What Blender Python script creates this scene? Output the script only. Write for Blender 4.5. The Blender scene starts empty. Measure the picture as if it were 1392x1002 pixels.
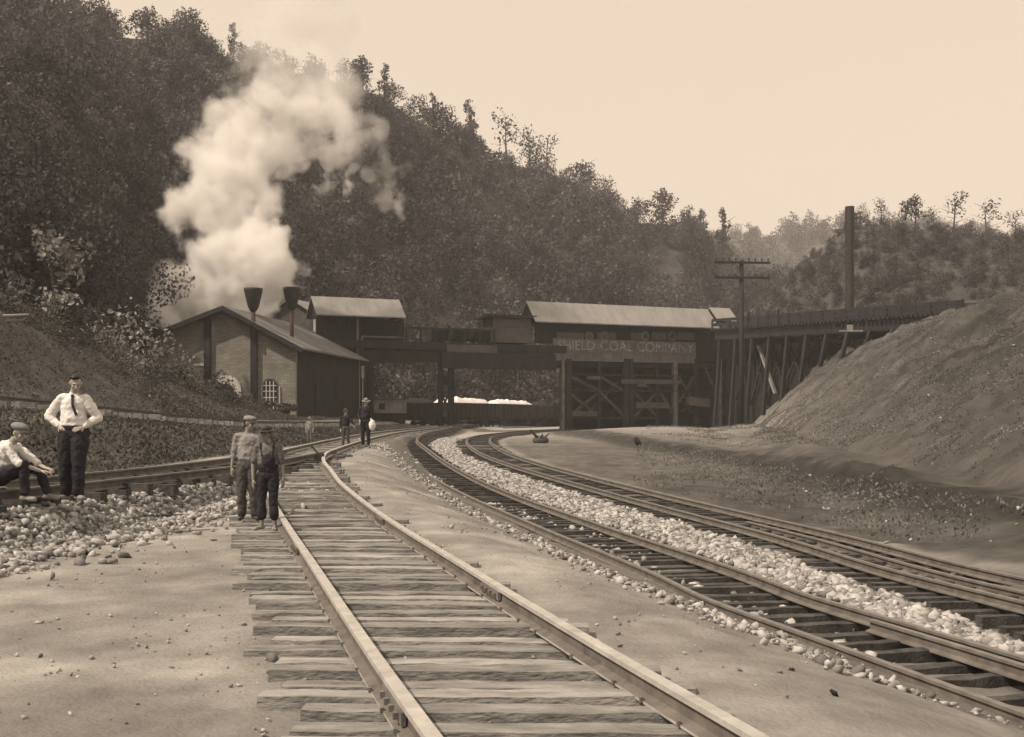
import bpy, bmesh, math, random
import numpy as np
from mathutils import Vector, Matrix
random.seed(7); RNG = np.random.default_rng(11)
S = bpy.context.scene; COL = S.collection
R = math.radians

# ------------------------------------------------------------------ camera, world, sun, exposure
F = 1500.0; CX = 696.0; HY = 565.0; CAMZ = 1.5          # pixels of the 1392x1002 photograph
cd = bpy.data.cameras.new('camera'); cam = bpy.data.objects.new('camera', cd); COL.objects.link(cam)
cd.sensor_width = 36; cd.lens = 36*F/1392; cd.shift_y = (HY-501)/1392
cd.clip_start = 0.05; cd.clip_end = 5000
cam.location = (0, 0, CAMZ); cam.rotation_euler = (R(90), 0, 0); S.camera = cam

SUN_DIR = Vector((-0.80, -0.42, 1.05)).normalized()
SUN_EL = math.asin(SUN_DIR.z); SUN_ROT = math.atan2(SUN_DIR.x, SUN_DIR.y)
w = bpy.data.worlds.new('World'); S.world = w; w.use_nodes = True
nt = w.node_tree; nt.nodes.clear()
sk = nt.nodes.new('ShaderNodeTexSky'); sk.sky_type = 'NISHITA'; sk.sun_disc = False
sk.sun_elevation = SUN_EL; sk.sun_rotation = SUN_ROT; sk.dust_density = 6; sk.air_density = 1.0
bw = nt.nodes.new('ShaderNodeRGBToBW'); pw = nt.nodes.new('ShaderNodeMath'); pw.operation = 'POWER'; pw.inputs[1].default_value = 0.22
tint = nt.nodes.new('ShaderNodeVectorMath'); tint.operation = 'SCALE'; tint.inputs[0].default_value = (7.5, 6.1, 4.75)
bg = nt.nodes.new('ShaderNodeBackground'); bg.inputs['Strength'].default_value = 0.08
wo = nt.nodes.new('ShaderNodeOutputWorld')
nt.links.new(sk.outputs[0], bw.inputs[0]); nt.links.new(bw.outputs[0], pw.inputs[0])
nt.links.new(pw.outputs[0], tint.inputs['Scale']); nt.links.new(tint.outputs[0], bg.inputs['Color'])
nt.links.new(bg.outputs[0], wo.inputs['Surface'])
sl = bpy.data.lights.new('sun', 'SUN'); sl.energy = 3.55; sl.angle = R(0.6); sl.color = (1.0, 0.83, 0.66)
so = bpy.data.objects.new('sun', sl); COL.objects.link(so)
so.rotation_euler = SUN_DIR.to_track_quat('Z', 'Y').to_euler(); so.location = (-40, -20, 60)
S.view_settings.view_transform = 'Standard'; S.view_settings.look = 'None'
S.view_settings.exposure = 0.3; S.view_settings.gamma = 1.0
cy = S.cycles
cy.max_bounces = 8; cy.diffuse_bounces = 2; cy.glossy_bounces = 2; cy.transparent_max_bounces = 8
cy.volume_bounces = 7; cy.volume_step_rate = 1.0; cy.volume_max_steps = 256
cy.use_denoising = True; cy.caustics_reflective = False; cy.caustics_refractive = False

# ------------------------------------------------------------------ helpers
def smooth(a, b, x):
    t = np.clip((np.asarray(x, float)-a)/(b-a), 0, 1); return t*t*(3-2*t)
def vnoise(x, y, seed=0):
    x = np.asarray(x, float); y = np.asarray(y, float)
    xi = np.floor(x).astype(np.int64); yi = np.floor(y).astype(np.int64); fx = x-xi; fy = y-yi
    fx = fx*fx*(3-2*fx); fy = fy*fy*(3-2*fy)
    def h(i, j):
        n = (i*374761393 + j*668265263 + seed*974711) & 0x7fffffff
        n = ((n ^ (n >> 13))*1274126177) & 0x7fffffff
        return ((n ^ (n >> 16)) & 0xffff)/65535.0
    return (h(xi, yi)*(1-fx)+h(xi+1, yi)*fx)*(1-fy)+(h(xi, yi+1)*(1-fx)+h(xi+1, yi+1)*fx)*fy
def fbm(x, y, o=4, seed=0):
    s = 0; a = 0.5
    for k in range(o):
        s = s+a*vnoise(np.asarray(x)*2**k, np.asarray(y)*2**k, seed+k); a *= 0.5
    return s
def Wp(px, py, Y):                       # photograph pixel at a depth -> world point
    return Vector(((px-CX)/F*Y, Y, CAMZ-(py-HY)/F*Y))

def tag(o, label=None, cat=None, group=None, kind=None):
    if label: o['label'] = label
    if cat: o['category'] = cat
    if group: o['group'] = group
    if kind: o['kind'] = kind
    return o
def empty(name, loc, label, cat, group=None, rz=0):
    o = bpy.data.objects.new(name, None); COL.objects.link(o); o.location = loc; o.rotation_euler = (0, 0, rz)
    o.empty_display_size = 0.2
    return tag(o, label, cat, group)
def setp(o, parent):                     # parent without moving: child keeps coordinates given in the parent's frame
    if parent is not None: o.parent = parent
    return o

class MB:
    def __init__(s): s.v = []; s.f = []
    def add(s, vs, fs):
        n = len(s.v); s.v += [tuple(v) for v in vs]; s.f += [tuple(n+i for i in f) for f in fs]; return s
    def box(s, c, d, M=None):
        x, y, z = d[0]/2, d[1]/2, d[2]/2
        vs = [Vector((a*x, b*y, e*z)) for a in (-1, 1) for b in (-1, 1) for e in (-1, 1)]
        if M is not None: vs = [M @ v for v in vs]
        vs = [v+Vector(c) for v in vs]
        return s.add(vs, [(0, 1, 3, 2), (4, 6, 7, 5), (0, 4, 5, 1), (2, 3, 7, 6), (0, 2, 6, 4), (1, 5, 7, 3)])
    def span(s, a, b): return s.box([(p+q)/2 for p, q in zip(a, b)], [abs(q-p) for p, q in zip(a, b)])
    def beam(s, a, b, wx, wy):           # rectangular bar from a to b
        a = Vector(a); b = Vector(b); d = b-a
        return s.box((a+b)/2, (wx, wy, d.length), d.to_track_quat('Z', 'Y').to_matrix())
    def tube(s, a, b, r0, r1, n=10, caps=True):
        a = Vector(a); b = Vector(b); q = (b-a).to_track_quat('Z', 'Y')
        vs = [a+q @ Vector((r0*math.cos(2*math.pi*i/n), r0*math.sin(2*math.pi*i/n), 0)) for i in range(n)]
        vs += [b+q @ Vector((r1*math.cos(2*math.pi*i/n), r1*math.sin(2*math.pi*i/n), 0)) for i in range(n)]
        fs = [(i, (i+1) % n, n+(i+1) % n, n+i) for i in range(n)]
        if caps: fs += [tuple(range(n))[::-1], tuple(range(n, 2*n))]
        return s.add(vs, fs)
    def lathe(s, prof, c=(0, 0, 0), n=16):
        vs = []; fs = []
        for r, z in prof:
            vs += [(c[0]+r*math.cos(2*math.pi*i/n), c[1]+r*math.sin(2*math.pi*i/n), c[2]+z) for i in range(n)]
        for k in range(len(prof)-1):
            fs += [(k*n+i, k*n+(i+1) % n, (k+1)*n+(i+1) % n, (k+1)*n+i) for i in range(n)]
        fs += [tuple(range(n))[::-1], tuple(range((len(prof)-1)*n, len(prof)*n))]
        return s.add(vs, fs)
    def prism(s, poly, d):               # poly: 3D points of a planar polygon, extruded by vector d
        n = len(poly); d = Vector(d); vs = [Vector(p) for p in poly]+[Vector(p)+d for p in poly]
        return s.add(vs, [tuple(range(n)), tuple(range(n, 2*n))[::-1]]+[(i, n+i, n+(i+1) % n, (i+1) % n) for i in range(n)])
    def ell(s, c, r, M=None, n=14, m=8):
        vs = []; fs = []
        for j in range(m+1):
            t = math.pi*j/m
            for i in range(n):
                p = 2*math.pi*i/n; v = Vector((r[0]*math.sin(t)*math.cos(p), r[1]*math.sin(t)*math.sin(p), r[2]*math.cos(t)))
                vs.append((M @ v if M is not None else v)+Vector(c))
        for j in range(m):
            fs += [(j*n+i, (j+1)*n+i, (j+1)*n+(i+1) % n, j*n+(i+1) % n) for i in range(n)]
        return s.add(vs, fs)
    def cap(s, a, b, r0, r1, fl=1.0):    # tapered capsule
        s.ell(a, (r0, r0*fl, r0)); s.ell(b, (r1, r1*fl, r1))
        a = Vector(a); b = Vector(b)
        if (b-a).length > 1e-5: s.tube(a, b, r0, r1, 12)
        return s
    def build(s, name, mat, parent=None, smoothf=False):
        me = bpy.data.meshes.new(name); me.from_pydata(s.v, [], s.f); me.update()
        bm = bmesh.new(); bm.from_mesh(me); bmesh.ops.recalc_face_normals(bm, faces=bm.faces); bm.to_mesh(me); bm.free()
        if smoothf: me.shade_smooth()
        o = bpy.data.objects.new(name, me); COL.objects.link(o); me.materials.append(mat)
        return setp(o, parent)
def npmesh(name, v, f, mat, parent=None, attr=None, smoothf=False):   # f: (n,k) array
    v = np.ascontiguousarray(v, np.float32); f = np.ascontiguousarray(f, np.int32); k = f.shape[1]
    me = bpy.data.meshes.new(name); me.vertices.add(len(v)); me.vertices.foreach_set('co', v.ravel())
    me.loops.add(f.size); me.loops.foreach_set('vertex_index', f.ravel())
    me.polygons.add(len(f)); me.polygons.foreach_set('loop_start', np.arange(0, f.size, k, dtype=np.int32))
    me.update(calc_edges=True)
    if attr is not None:
        a = me.attributes.new('tone', 'FLOAT', 'POINT'); a.data.foreach_set('value', np.asarray(attr, np.float32))
    if smoothf: me.shade_smooth()
    me.materials.append(mat)
    o = bpy.data.objects.new(name, me); COL.objects.link(o)
    return setp(o, parent)
def remeshed(name, mb, voxel, mat, parent=None, it=3, disp=0.0, dscale=0.1):
    o = mb.build('tmp', mat)
    m = o.modifiers.new('r', 'REMESH'); m.mode = 'VOXEL'; m.voxel_size = voxel
    m = o.modifiers.new('s', 'SMOOTH'); m.iterations = it; m.factor = 0.6
    if disp:
        t = bpy.data.textures.new('folds', 'CLOUDS'); t.noise_scale = dscale; t.noise_depth = 2
        m = o.modifiers.new('d', 'DISPLACE'); m.texture = t; m.strength = disp; m.mid_level = 0.5
    dg = bpy.context.evaluated_depsgraph_get()
    me = bpy.data.meshes.new_from_object(o.evaluated_get(dg)); me.name = name
    bpy.data.objects.remove(o)
    me.shade_smooth(); me.materials.clear(); me.materials.append(mat)
    o = bpy.data.objects.new(name, me); COL.objects.link(o)
    return setp(o, parent)

def mat(name, v, t=(1.0, 1.0, 1.0), rough=0.85, ns=3.0, amt=0.25, bump=0.0, bs=None, attr=False, stretch=None, metal=0.0, spec=0.3, dist=0.02, trans=0.0, world=False):
    m = bpy.data.materials.new(name); m.use_nodes = True; n = m.node_tree; N = n.nodes; L = n.links
    b = N['Principled BSDF']; b.inputs['Roughness'].default_value = rough; b.inputs['Metallic'].default_value = metal
    b.inputs['Specular IOR Level'].default_value = spec
    tc = N.new('ShaderNodeTexCoord'); mp = N.new('ShaderNodeMapping'); L.new((N.new('ShaderNodeNewGeometry').outputs['Position'] if world else tc.outputs['Object']), mp.inputs[0])
    if stretch: mp.inputs['Scale'].default_value = stretch
    no = N.new('ShaderNodeTexNoise'); no.inputs['Scale'].default_value = ns; no.inputs['Detail'].default_value = 8
    no.inputs['Roughness'].default_value = 0.65; L.new(mp.outputs[0], no.inputs['Vector'])
    mr = N.new('ShaderNodeMapRange'); mr.inputs[1].default_value = 0.3; mr.inputs[2].default_value = 0.7
    mr.inputs[3].default_value = 1-amt; mr.inputs[4].default_value = 1+amt; L.new(no.outputs['Fac'], mr.inputs[0])
    fac = mr.outputs[0]
    if attr:
        at = N.new('ShaderNodeAttribute'); at.attribute_name = 'tone'
        mu = N.new('ShaderNodeMath'); mu.operation = 'MULTIPLY'; L.new(fac, mu.inputs[0]); L.new(at.outputs['Fac'], mu.inputs[1]); fac = mu.outputs[0]
    sc = N.new('ShaderNodeVectorMath'); sc.operation = 'SCALE'; sc.inputs[0].default_value = (v*t[0], v*t[1], v*t[2])
    L.new(fac, sc.inputs['Scale']); L.new(sc.outputs[0], b.inputs['Base Color'])
    if bump:
        nb = N.new('ShaderNodeTexNoise'); nb.inputs['Scale'].default_value = bs or ns*4; nb.inputs['Detail'].default_value = 6
        L.new(mp.outputs[0], nb.inputs['Vector'])
        bp = N.new('ShaderNodeBump'); bp.inputs['Strength'].default_value = bump; bp.inputs['Distance'].default_value = dist
        L.new(nb.outputs['Fac'], bp.inputs['Height']); L.new(bp.outputs[0], b.inputs['Normal'])
    if trans:
        tr = N.new('ShaderNodeBsdfTranslucent'); L.new(sc.outputs[0], tr.inputs['Color'])
        mx = N.new('ShaderNodeMixShader'); mx.inputs[0].default_value = trans
        L.new(b.outputs[0], mx.inputs[1]); L.new(tr.outputs[0], mx.inputs[2]); L.new(mx.outputs[0], N['Material Output'].inputs['Surface'])
    return m

M = {}
M['leaf'] = mat('foliage', 0.068, (1, .98, 1.04), ns=0.08, amt=0.25, attr=True, rough=0.7, trans=0.25, spec=0.2)
M['leaf_pale'] = mat('pale_leaves', 0.26, (1, 1, 0.95), ns=2, amt=0.3, attr=True, rough=0.6, trans=0.3)
M['brush'] = mat('brush_leaves', 0.085, (1, 1, 0.95), ns=0.5, amt=0.35, attr=True, rough=0.8, trans=0.25, spec=0.2)
M['bark'] = mat('bark', 0.07, ns=4, amt=0.3, bump=0.6, bs=12)
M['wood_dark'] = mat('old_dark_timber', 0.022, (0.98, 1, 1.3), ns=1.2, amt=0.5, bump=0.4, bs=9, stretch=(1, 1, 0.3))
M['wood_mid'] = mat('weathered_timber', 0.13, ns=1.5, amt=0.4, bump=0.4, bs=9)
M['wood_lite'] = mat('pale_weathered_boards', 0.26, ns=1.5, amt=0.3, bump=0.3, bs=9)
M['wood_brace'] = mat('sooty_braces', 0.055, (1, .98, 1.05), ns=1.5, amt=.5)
M['tie'] = mat('dusty_tie_timber', 0.21, (1, 1, 0.98), ns=5, amt=0.5, bump=0.9, bs=26, stretch=(.5, 1.5, 1.5), dist=0.02, world=True)
M['tie_pale'] = mat('bleached_tie_timber', 0.29, (1, 1, 0.98), ns=5, amt=0.45, bump=0.9, bs=26, stretch=(.5, 1.5, 1.5), dist=0.02, world=True)
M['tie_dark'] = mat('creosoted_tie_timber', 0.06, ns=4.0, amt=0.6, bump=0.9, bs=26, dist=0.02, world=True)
M['rail_lite'] = mat('dusty_steel_rail', 0.40, (1.0, 0.99, 0.95), ns=6, amt=0.25, rough=0.5, spec=0.5, bump=0.2, bs=60)
M['rail_dark'] = mat('rusty_brown_rail', 0.15, (1.05, 1.0, 0.95), ns=5, amt=0.3, rough=0.55, spec=0.5, bump=0.2, bs=60)
M['rail_web'] = mat('rusty_rail_web', 0.13, (1.08, 1.0, 0.92), ns=5, amt=0.4, rough=0.7)
M['stone'] = mat('pale_limestone', 0.40, ns=3, amt=0.2, attr=True, bump=0.4, bs=30)
M['metal_dark'] = mat('sooty_iron', 0.03, ns=3, amt=0.5, rough=0.6, bump=0.2)
M['roof_lite'] = mat('pale_sheet_roof', 0.235, ns=0.35, amt=0.22, rough=0.6, stretch=(3, 1, 1))
M['roof_brown'] = mat('weathered_felt_roof', 0.15, ns=0.5, amt=0.35, rough=0.8, bump=0.3)
M['trim'] = mat('pale_painted_trim', 0.5, ns=2, amt=0.15)
M['glass'] = mat('dusty_window_glass', 0.03, ns=2, amt=0.4, rough=0.25, spec=0.6)
M['white_load'] = mat('pale_load', 0.8, ns=2, amt=0.12, bump=0.5)
M['coal'] = mat('coal', 0.02, ns=4, amt=0.6, bump=1.0, bs=20)
M['skin'] = mat('skin', 0.36, (1.08, 0.98, 0.9), ns=8, amt=0.1, rough=0.6)
M['skin_tan'] = mat('tanned_skin', 0.24, (1.08, 0.98, 0.9), ns=8, amt=0.1, rough=0.6)
M['shirt'] = mat('white_cotton_shirt', 0.72, ns=6, amt=0.06, bump=0.6, bs=9, dist=0.02)
M['trouser'] = mat('dark_wool_trousers', 0.022, (1, 1, 1.35), ns=6, amt=0.3, bump=0.6, bs=9)
M['grey_cloth'] = mat('faded_grey_cloth', 0.13, ns=6, amt=0.3, bump=0.6, bs=9)
M['pale_cloth'] = mat('faded_khaki_cloth', 0.24, ns=6, amt=0.3, bump=0.6, bs=9)
M['mid_cloth'] = mat('worn_brown_cloth', 0.07, ns=6, amt=0.3, bump=0.6, bs=9)
M['cap_cloth'] = mat('tweed_cap_cloth', 0.22, ns=20, amt=0.3)
M['hair'] = mat('dark_hair', 0.02, ns=30, amt=0.3, rough=0.5)
M['shoe'] = mat('scuffed_leather', 0.05, ns=10, amt=0.3, rough=0.5)
M['shoe_dust'] = mat('dusty_leather', 0.25, ns=10, amt=0.3, rough=0.6)

# brick wall
def brick_mat():
    m = bpy.data.materials.new('buff_brick'); m.use_nodes = True; n = m.node_tree; N = n.nodes; L = n.links
    b = N['Principled BSDF']; b.inputs['Roughness'].default_value = 0.9
    tc = N.new('ShaderNodeTexCoord'); sp = N.new('ShaderNodeSeparateXYZ'); ad = N.new('ShaderNodeMath'); cb = N.new('ShaderNodeCombineXYZ')
    L.new(tc.outputs['Object'], sp.inputs[0]); L.new(sp.outputs[0], ad.inputs[0]); L.new(sp.outputs[1], ad.inputs[1])
    L.new(ad.outputs[0], cb.inputs[0]); L.new(sp.outputs[2], cb.inputs[1])
    br = N.new('ShaderNodeTexBrick'); br.inputs['Scale'].default_value = 1.0
    br.inputs['Brick Width'].default_value = 0.5; br.inputs['Row Height'].default_value = 0.17; br.inputs['Mortar Size'].default_value = 0.02
    br.inputs['Color1'].default_value = (0.185, 0.183, 0.16, 1); br.inputs['Color2'].default_value = (0.26, 0.255, 0.225, 1); br.inputs['Mortar'].default_value = (0.14, 0.138, 0.125, 1)
    L.new(cb.outputs[0], br.inputs['Vector'])
    no = N.new('ShaderNodeTexNoise'); no.inputs['Scale'].default_value = 0.6; no.inputs['Detail'].default_value = 6; L.new(tc.outputs['Object'], no.inputs['Vector'])
    mr = N.new('ShaderNodeMapRange'); mr.inputs[1].default_value = .3; mr.inputs[2].default_value = .7; mr.inputs[3].default_value = 0.7; mr.inputs[4].default_value = 1.2
    L.new(no.outputs['Fac'], mr.inputs[0]); sc = N.new('ShaderNodeVectorMath'); sc.operation = 'SCALE'
    L.new(br.outputs['Color'], sc.inputs[0]); L.new(mr.outputs[0], sc.inputs['Scale']); L.new(sc.outputs[0], b.inputs['Base Color'])
    return m
M['brick'] = brick_mat()
def board_mat(name, v, width=0.25):
    m = mat(name, v, ns=0.8, amt=0.35); N = m.node_tree.nodes; L = m.node_tree.links
    tc = N.new('ShaderNodeTexCoord'); sp = N.new('ShaderNodeSeparateXYZ'); L.new(tc.outputs['Object'], sp.inputs[0])
    ad = N.new('ShaderNodeMath'); L.new(sp.outputs[0], ad.inputs[0]); L.new(sp.outputs[1], ad.inputs[1])
    wv = N.new('ShaderNodeMath'); wv.operation = 'PINGPONG'; wv.inputs[1].default_value = width/2; L.new(ad.outputs[0], wv.inputs[0])
    mr = N.new('ShaderNodeMapRange'); mr.inputs[1].default_value = 0; mr.inputs[2].default_value = 0.03; L.new(wv.outputs[0], mr.inputs[0])
    bp = N.new('ShaderNodeBump'); bp.inputs['Strength'].default_value = 1; bp.inputs['Distance'].default_value = 0.03
    L.new(mr.outputs[0], bp.inputs['Height']); L.new(bp.outputs[0], N['Principled BSDF'].inputs['Normal']); return m
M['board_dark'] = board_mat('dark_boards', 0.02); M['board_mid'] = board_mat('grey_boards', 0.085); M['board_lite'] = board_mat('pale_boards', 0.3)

# ------------------------------------------------------------------ ground
def cur(ys, xs): 
    ys = np.array(ys, float); xs = np.array(xs, float)
    Y = np.linspace(-30, 260, 2901); X = np.interp(Y, ys, xs)
    lo = ys[0]; sl0 = (xs[1]-xs[0])/(ys[1]-ys[0]); X = np.where(Y < lo, xs[0]+sl0*(Y-lo), X)
    for _ in range(3):
        k = np.hanning(41); k /= k.sum(); X = np.convolve(np.pad(X, 20, 'edge'), k, 'valid')
    return lambda y: np.interp(y, Y, X)
xr1 = cur([5.2, 10, 16, 22, 30, 45, 68, 94, 140], [1.15, -.1, -1.9, -3.8, -5.1, -6.2, -7.0, -6.3, -2])
xe2 = cur([0, 9.7, 17, 26.7, 45, 62, 90, 130], [7, 4.6, 2.5, .1, -3.2, -5.7, -5.0, -1.5])
xB = cur([4, 8, 12, 16, 21, 24.5, 29, 32], [-9.4, -8.2, -7.1, -6.2, -5.2, -5.05, -5.0, -5.0])
wB = lambda y: np.interp(y, [4, 8, 12.5, 16, 20, 24], [1.9, 1.7, 1.25, 1.0, .65, .5])
xb = cur([0, 12, 25, 45, 70, 104, 130, 160], [9.5, 10, 11.6, 14, 17, 22, 26.5, 31])
zt0 = lambda y: np.interp(y, [0, 15, 25, 38, 48, 70, 95, 120], [2.1, 1.75, 1.5, 1.08, .85, .7, .7, .4])
hb = lambda y: np.interp(y, [0, 20, 40, 55, 75, 90], [6.5, 6, 4.6, 2.9, 1.0, .3])
def zt(x, y):
    x = np.asarray(x, float); y = np.asarray(y, float)
    t1 = smooth(0, 1, (xB(y)+wB(y)-x)/(wB(y)-.25)); ry = smooth(13, 31, y)
    gl = -.15+.5*np.maximum(t1, ry*(1-smooth(80, 130, y)*.5))
    gr = -1.1+1.0*smooth(26, 78, y)
    a = xr1(y)+.7; b = np.maximum(xe2(y)+.3, a+.6)
    z = gl+(gr-gl)*smooth(0, 1, (x-a)/(b-a))
    # left terrace and bank
    ter = smooth(0, 1, (-8.4-x)/2.3); z = z+(zt0(y)+.17*np.clip(-10.6-x, 0, 3)-z)*ter
    bank = smooth(0, 1, (-13.8-x)/7.0); nf = 1-smooth(58, 82, y)
    z = z+hb(y)*bank+np.maximum(-20.8-x, 0)*.22*nf+bank*nf*(fbm(x*.35, y*.35, 3, 5)-.5)*1.6
    # right side
    d = x-xb(y)
    z = z+0.75*smooth(-4.2, 0, d)*(1-smooth(60, 100, y)*.4)
    sl = .60+.30*smooth(55, 95, y)
    rise = np.clip(d-1.0, 0, None)*sl
    cap = 9.2+.05*np.clip(d, 0, 60)
    rise = rise*cap/(rise**4+cap**4)**.25
    z = z+rise+smooth(1, 5, d)*((fbm(x*.09+y*.04, y*.42, 4, 9)-.5)*2.2+(fbm(x*1.3, y*1.1, 4, 19)-.5)*.9)
    z = z+.35*np.exp(-((d+0.2)/1.2)**2)*0 - .25*np.exp(-((d-.3)/.9)**2)
    # sandy hump in front of the tipple
    z = z+.7*np.exp(-((x-12)/8)**2-((y-88)/16)**2)*(d < 3)
    z = z+(fbm(x*.5, y*.5, 3, 2)-.5)*.06+(fbm(x*3, y*3, 3, 3)-.5)*.03
    z = z+(fbm(x*1.1, y*.7, 4, 51)-.5)*.55*smooth(-5.5, -3, d)*smooth(14, 30, y)
    return z
def G(px, py, h=0.0):                    # photograph pixel -> point on the ground raised by h
    Y = np.concatenate([np.linspace(2.5, 40, 3000), np.linspace(40, 240, 4000)])
    X = (px-CX)/F*Y; Z = CAMZ-(py-HY)/F*Y; dz = Z-(zt(X, Y)+h)
    i = int(np.argmax(dz <= 0)) if (dz <= 0).any() else len(Y)-1
    return Vector((X[i], Y[i], float(zt(X[i], Y[i]))+h))
def track_curve(pts, near=None, far=None, h=.2, sig=60):
    W = [G(a, b, h) for a, b in pts]; ys = [p.y for p in W]; xs = [p.x for p in W]
    if near: ys = [n[1] for n in near]+ys; xs = [n[0] for n in near]+xs
    if far: ys += [n[1] for n in far]; xs += [n[0] for n in far]
    o = np.argsort(ys); ys = np.array(ys)[o]; xs = np.array(xs)[o]
    Y = np.linspace(-30, 260, 5801); X = np.interp(Y, ys, xs)
    s0 = (xs[1]-xs[0])/(ys[1]-ys[0]); X = np.where(Y < ys[0], xs[0]+s0*(Y-ys[0]), X)
    s1 = (xs[-1]-xs[-2])/(ys[-1]-ys[-2]); X = np.where(Y > ys[-1], xs[-1]+s1*(Y-ys[-1]), X)
    out = X.copy()
    for _ in range(3):
        acc = None
        for wdt, lo in ((31, -99), (91, 14), (181, 28), (301, 50)):
            k = np.hanning(wdt); k /= k.sum(); Xs = np.convolve(np.pad(out, wdt//2, 'edge'), k, 'valid')
            acc = Xs if acc is None else acc+(Xs-acc)*smooth(lo, lo+12, Y)
        out = acc
    return lambda y: np.interp(y, Y, out)
c1 = track_curve([(1029, 1000), (860, 902), (686, 801), (533, 708.5), (441, 636), (437, 626), (445, 612), (492, 598), (540, 587), (600, 581)])
cB = xB
c2 = track_curve([(1392, 903), (1097.7, 816), (1012.7, 780), (800, 707.6), (726, 684), (659, 659.5), (604.6, 635), (577, 620), (563, 607), (566, 597), (600, 587)])
c3 = track_curve([(1392, 775.7), (1140, 724.6), (949, 682), (800, 646), (726, 627), (685, 614), (661, 599), (668, 592), (720, 586)])
def slope(c, y): return (c(y+.3)-c(y-.3))/.6
GA = 1.415
def rail_pts(c, off, y0, y1, h):
    out = []; y = y0
    while y < y1:
        s = float(slope(c, y)); n = Vector((1, -s, 0)).normalized(); x = float(c(y))
        p = Vector((x, y, 0))+n*off; pc = Vector((x, y, 0))+n*(-GA/2)
        zc = float(np.mean([zt(pc.x+dx, pc.y+dy) for dx in (-.6, .6) for dy in (-1, 0, 1)]))
        out.append(Vector((p.x, p.y, zc+h))); y += .35 if y < 25 else .8
    for _ in range(6):
        for i in range(1, len(out)-1): out[i].z = (out[i-1].z+2*out[i].z+out[i+1].z)/4
    return out

gx = np.unique(np.concatenate([np.linspace(-8, 12, 300), np.linspace(-40, 50, 260), np.linspace(-420, 420, 85)]))
gy = np.unique(np.concatenate([np.linspace(-6, 26, 380), np.linspace(26, 130, 340), np.linspace(130, 700, 60), np.linspace(-40, -6, 12)]))
XX, YY = np.meshgrid(gx, gy); ZZ = zt(XX, np.minimum(YY, 250))
fade = smooth(110, 170, np.abs(XX))
ZZ = ZZ*(1-fade)+fade*6
ZZ += (fbm(XX*7, YY*7, 2, 21)-.5)*.03*(YY < 40)
t1_d = XX-c1(YY); dl = XX-c2(YY); dr = XX-c3(YY); dbk = XX-xb(YY)
n1 = fbm(XX*.8, YY*.35, 4, 31); n2 = fbm(XX*2.2, YY*1.5, 4, 32)
n3 = fbm(XX*.9+7, YY*1.1, 5, 35); tone = 0.27*(0.66+.68*n1)*(0.8+.4*n2)*(1+.22*smooth(.54, .66, n3)-.12*smooth(.5, .36, n3))*(.86+.28*fbm(XX*4, YY*4, 3, 36))
def mixm(t, v, m): return t*(1-m)+v*m
gap_shade = smooth(-GA-.75, -GA-.45, t1_d+(n2-.5)*.35)*(1-smooth(.0, .45, t1_d+(n2-.5)*.5))*(YY < 34)  # ground under the near track darkened to paint the shadowed gaps between ties
tone = mixm(tone, .12+.12*n2, gap_shade*.85)
inT2 = smooth(-2.9, -2.3, dl+(n2-.5)*.9)*(1-smooth(.9, 1.4, dl+(n2-.5)*.6))
tone = mixm(tone, .10+.1*n2, inT2*.85)
bal = smooth(.7, 1.1, dl)*(1-smooth(-2.1, -1.6, dr)); bal *= (YY > 0)
tone = mixm(tone, .33, bal)
inT3 = smooth(-2.4, -2.0, dr)*(1-smooth(.4, .9, dr)); tone = mixm(tone, .09+.06*n2, inT3*.9)
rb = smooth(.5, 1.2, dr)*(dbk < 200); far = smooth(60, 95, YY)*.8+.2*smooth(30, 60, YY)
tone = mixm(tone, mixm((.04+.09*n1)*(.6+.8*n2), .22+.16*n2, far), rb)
rbank = smooth(-4, 7, dbk+(n2-.5)*5); streak = fbm(XX*.22+YY*.1, YY*.9, 4, 41)
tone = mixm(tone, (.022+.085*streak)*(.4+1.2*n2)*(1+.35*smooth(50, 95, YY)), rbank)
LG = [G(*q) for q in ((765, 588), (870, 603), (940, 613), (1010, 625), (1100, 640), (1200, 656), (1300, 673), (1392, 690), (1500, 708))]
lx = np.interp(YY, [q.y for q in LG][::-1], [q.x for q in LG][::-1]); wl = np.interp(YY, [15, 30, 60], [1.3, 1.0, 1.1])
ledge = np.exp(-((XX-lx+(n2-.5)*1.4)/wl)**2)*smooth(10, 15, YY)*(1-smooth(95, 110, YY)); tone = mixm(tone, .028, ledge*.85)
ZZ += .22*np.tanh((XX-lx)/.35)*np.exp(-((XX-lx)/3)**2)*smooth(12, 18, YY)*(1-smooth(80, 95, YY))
lt = smooth(0, 1, (-7.95-XX)/.5); tone = mixm(tone, .075+.09*n2, lt)
tone = mixm(tone, .30, np.exp(-((XX+11.9)/1.0)**2)*.8)
lf = smooth(0, 1, (-13.2-XX)/1.2); tone = mixm(tone, .06+.08*n2, lf)
v = np.stack([XX.ravel(), YY.ravel(), ZZ.ravel()], 1); W_ = len(gx); H_ = len(gy)
idx = np.arange(W_*H_).reshape(H_, W_)
f = np.stack([idx[:-1, :-1].ravel(), idx[:-1, 1:].ravel(), idx[1:, 1:].ravel(), idx[1:, :-1].ravel()], 1)
gm = mat('packed_dirt', 1.0, (1.02, 1.0, 0.96), ns=1.6, amt=0.22, attr=True, rough=0.95, spec=0.1)
N = gm.node_tree.nodes; L = gm.node_tree.links; tc = N.new('ShaderNodeTexCoord')
na = N.new('ShaderNodeTexNoise'); na.inputs['Scale'].default_value = 7; na.inputs['Detail'].default_value = 10; na.inputs['Roughness'].default_value = .75
vo = N.new('ShaderNodeTexVoronoi'); vo.inputs['Scale'].default_value = 26
L.new(tc.outputs['Object'], na.inputs['Vector']); L.new(tc.outputs['Object'], vo.inputs['Vector'])
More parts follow.
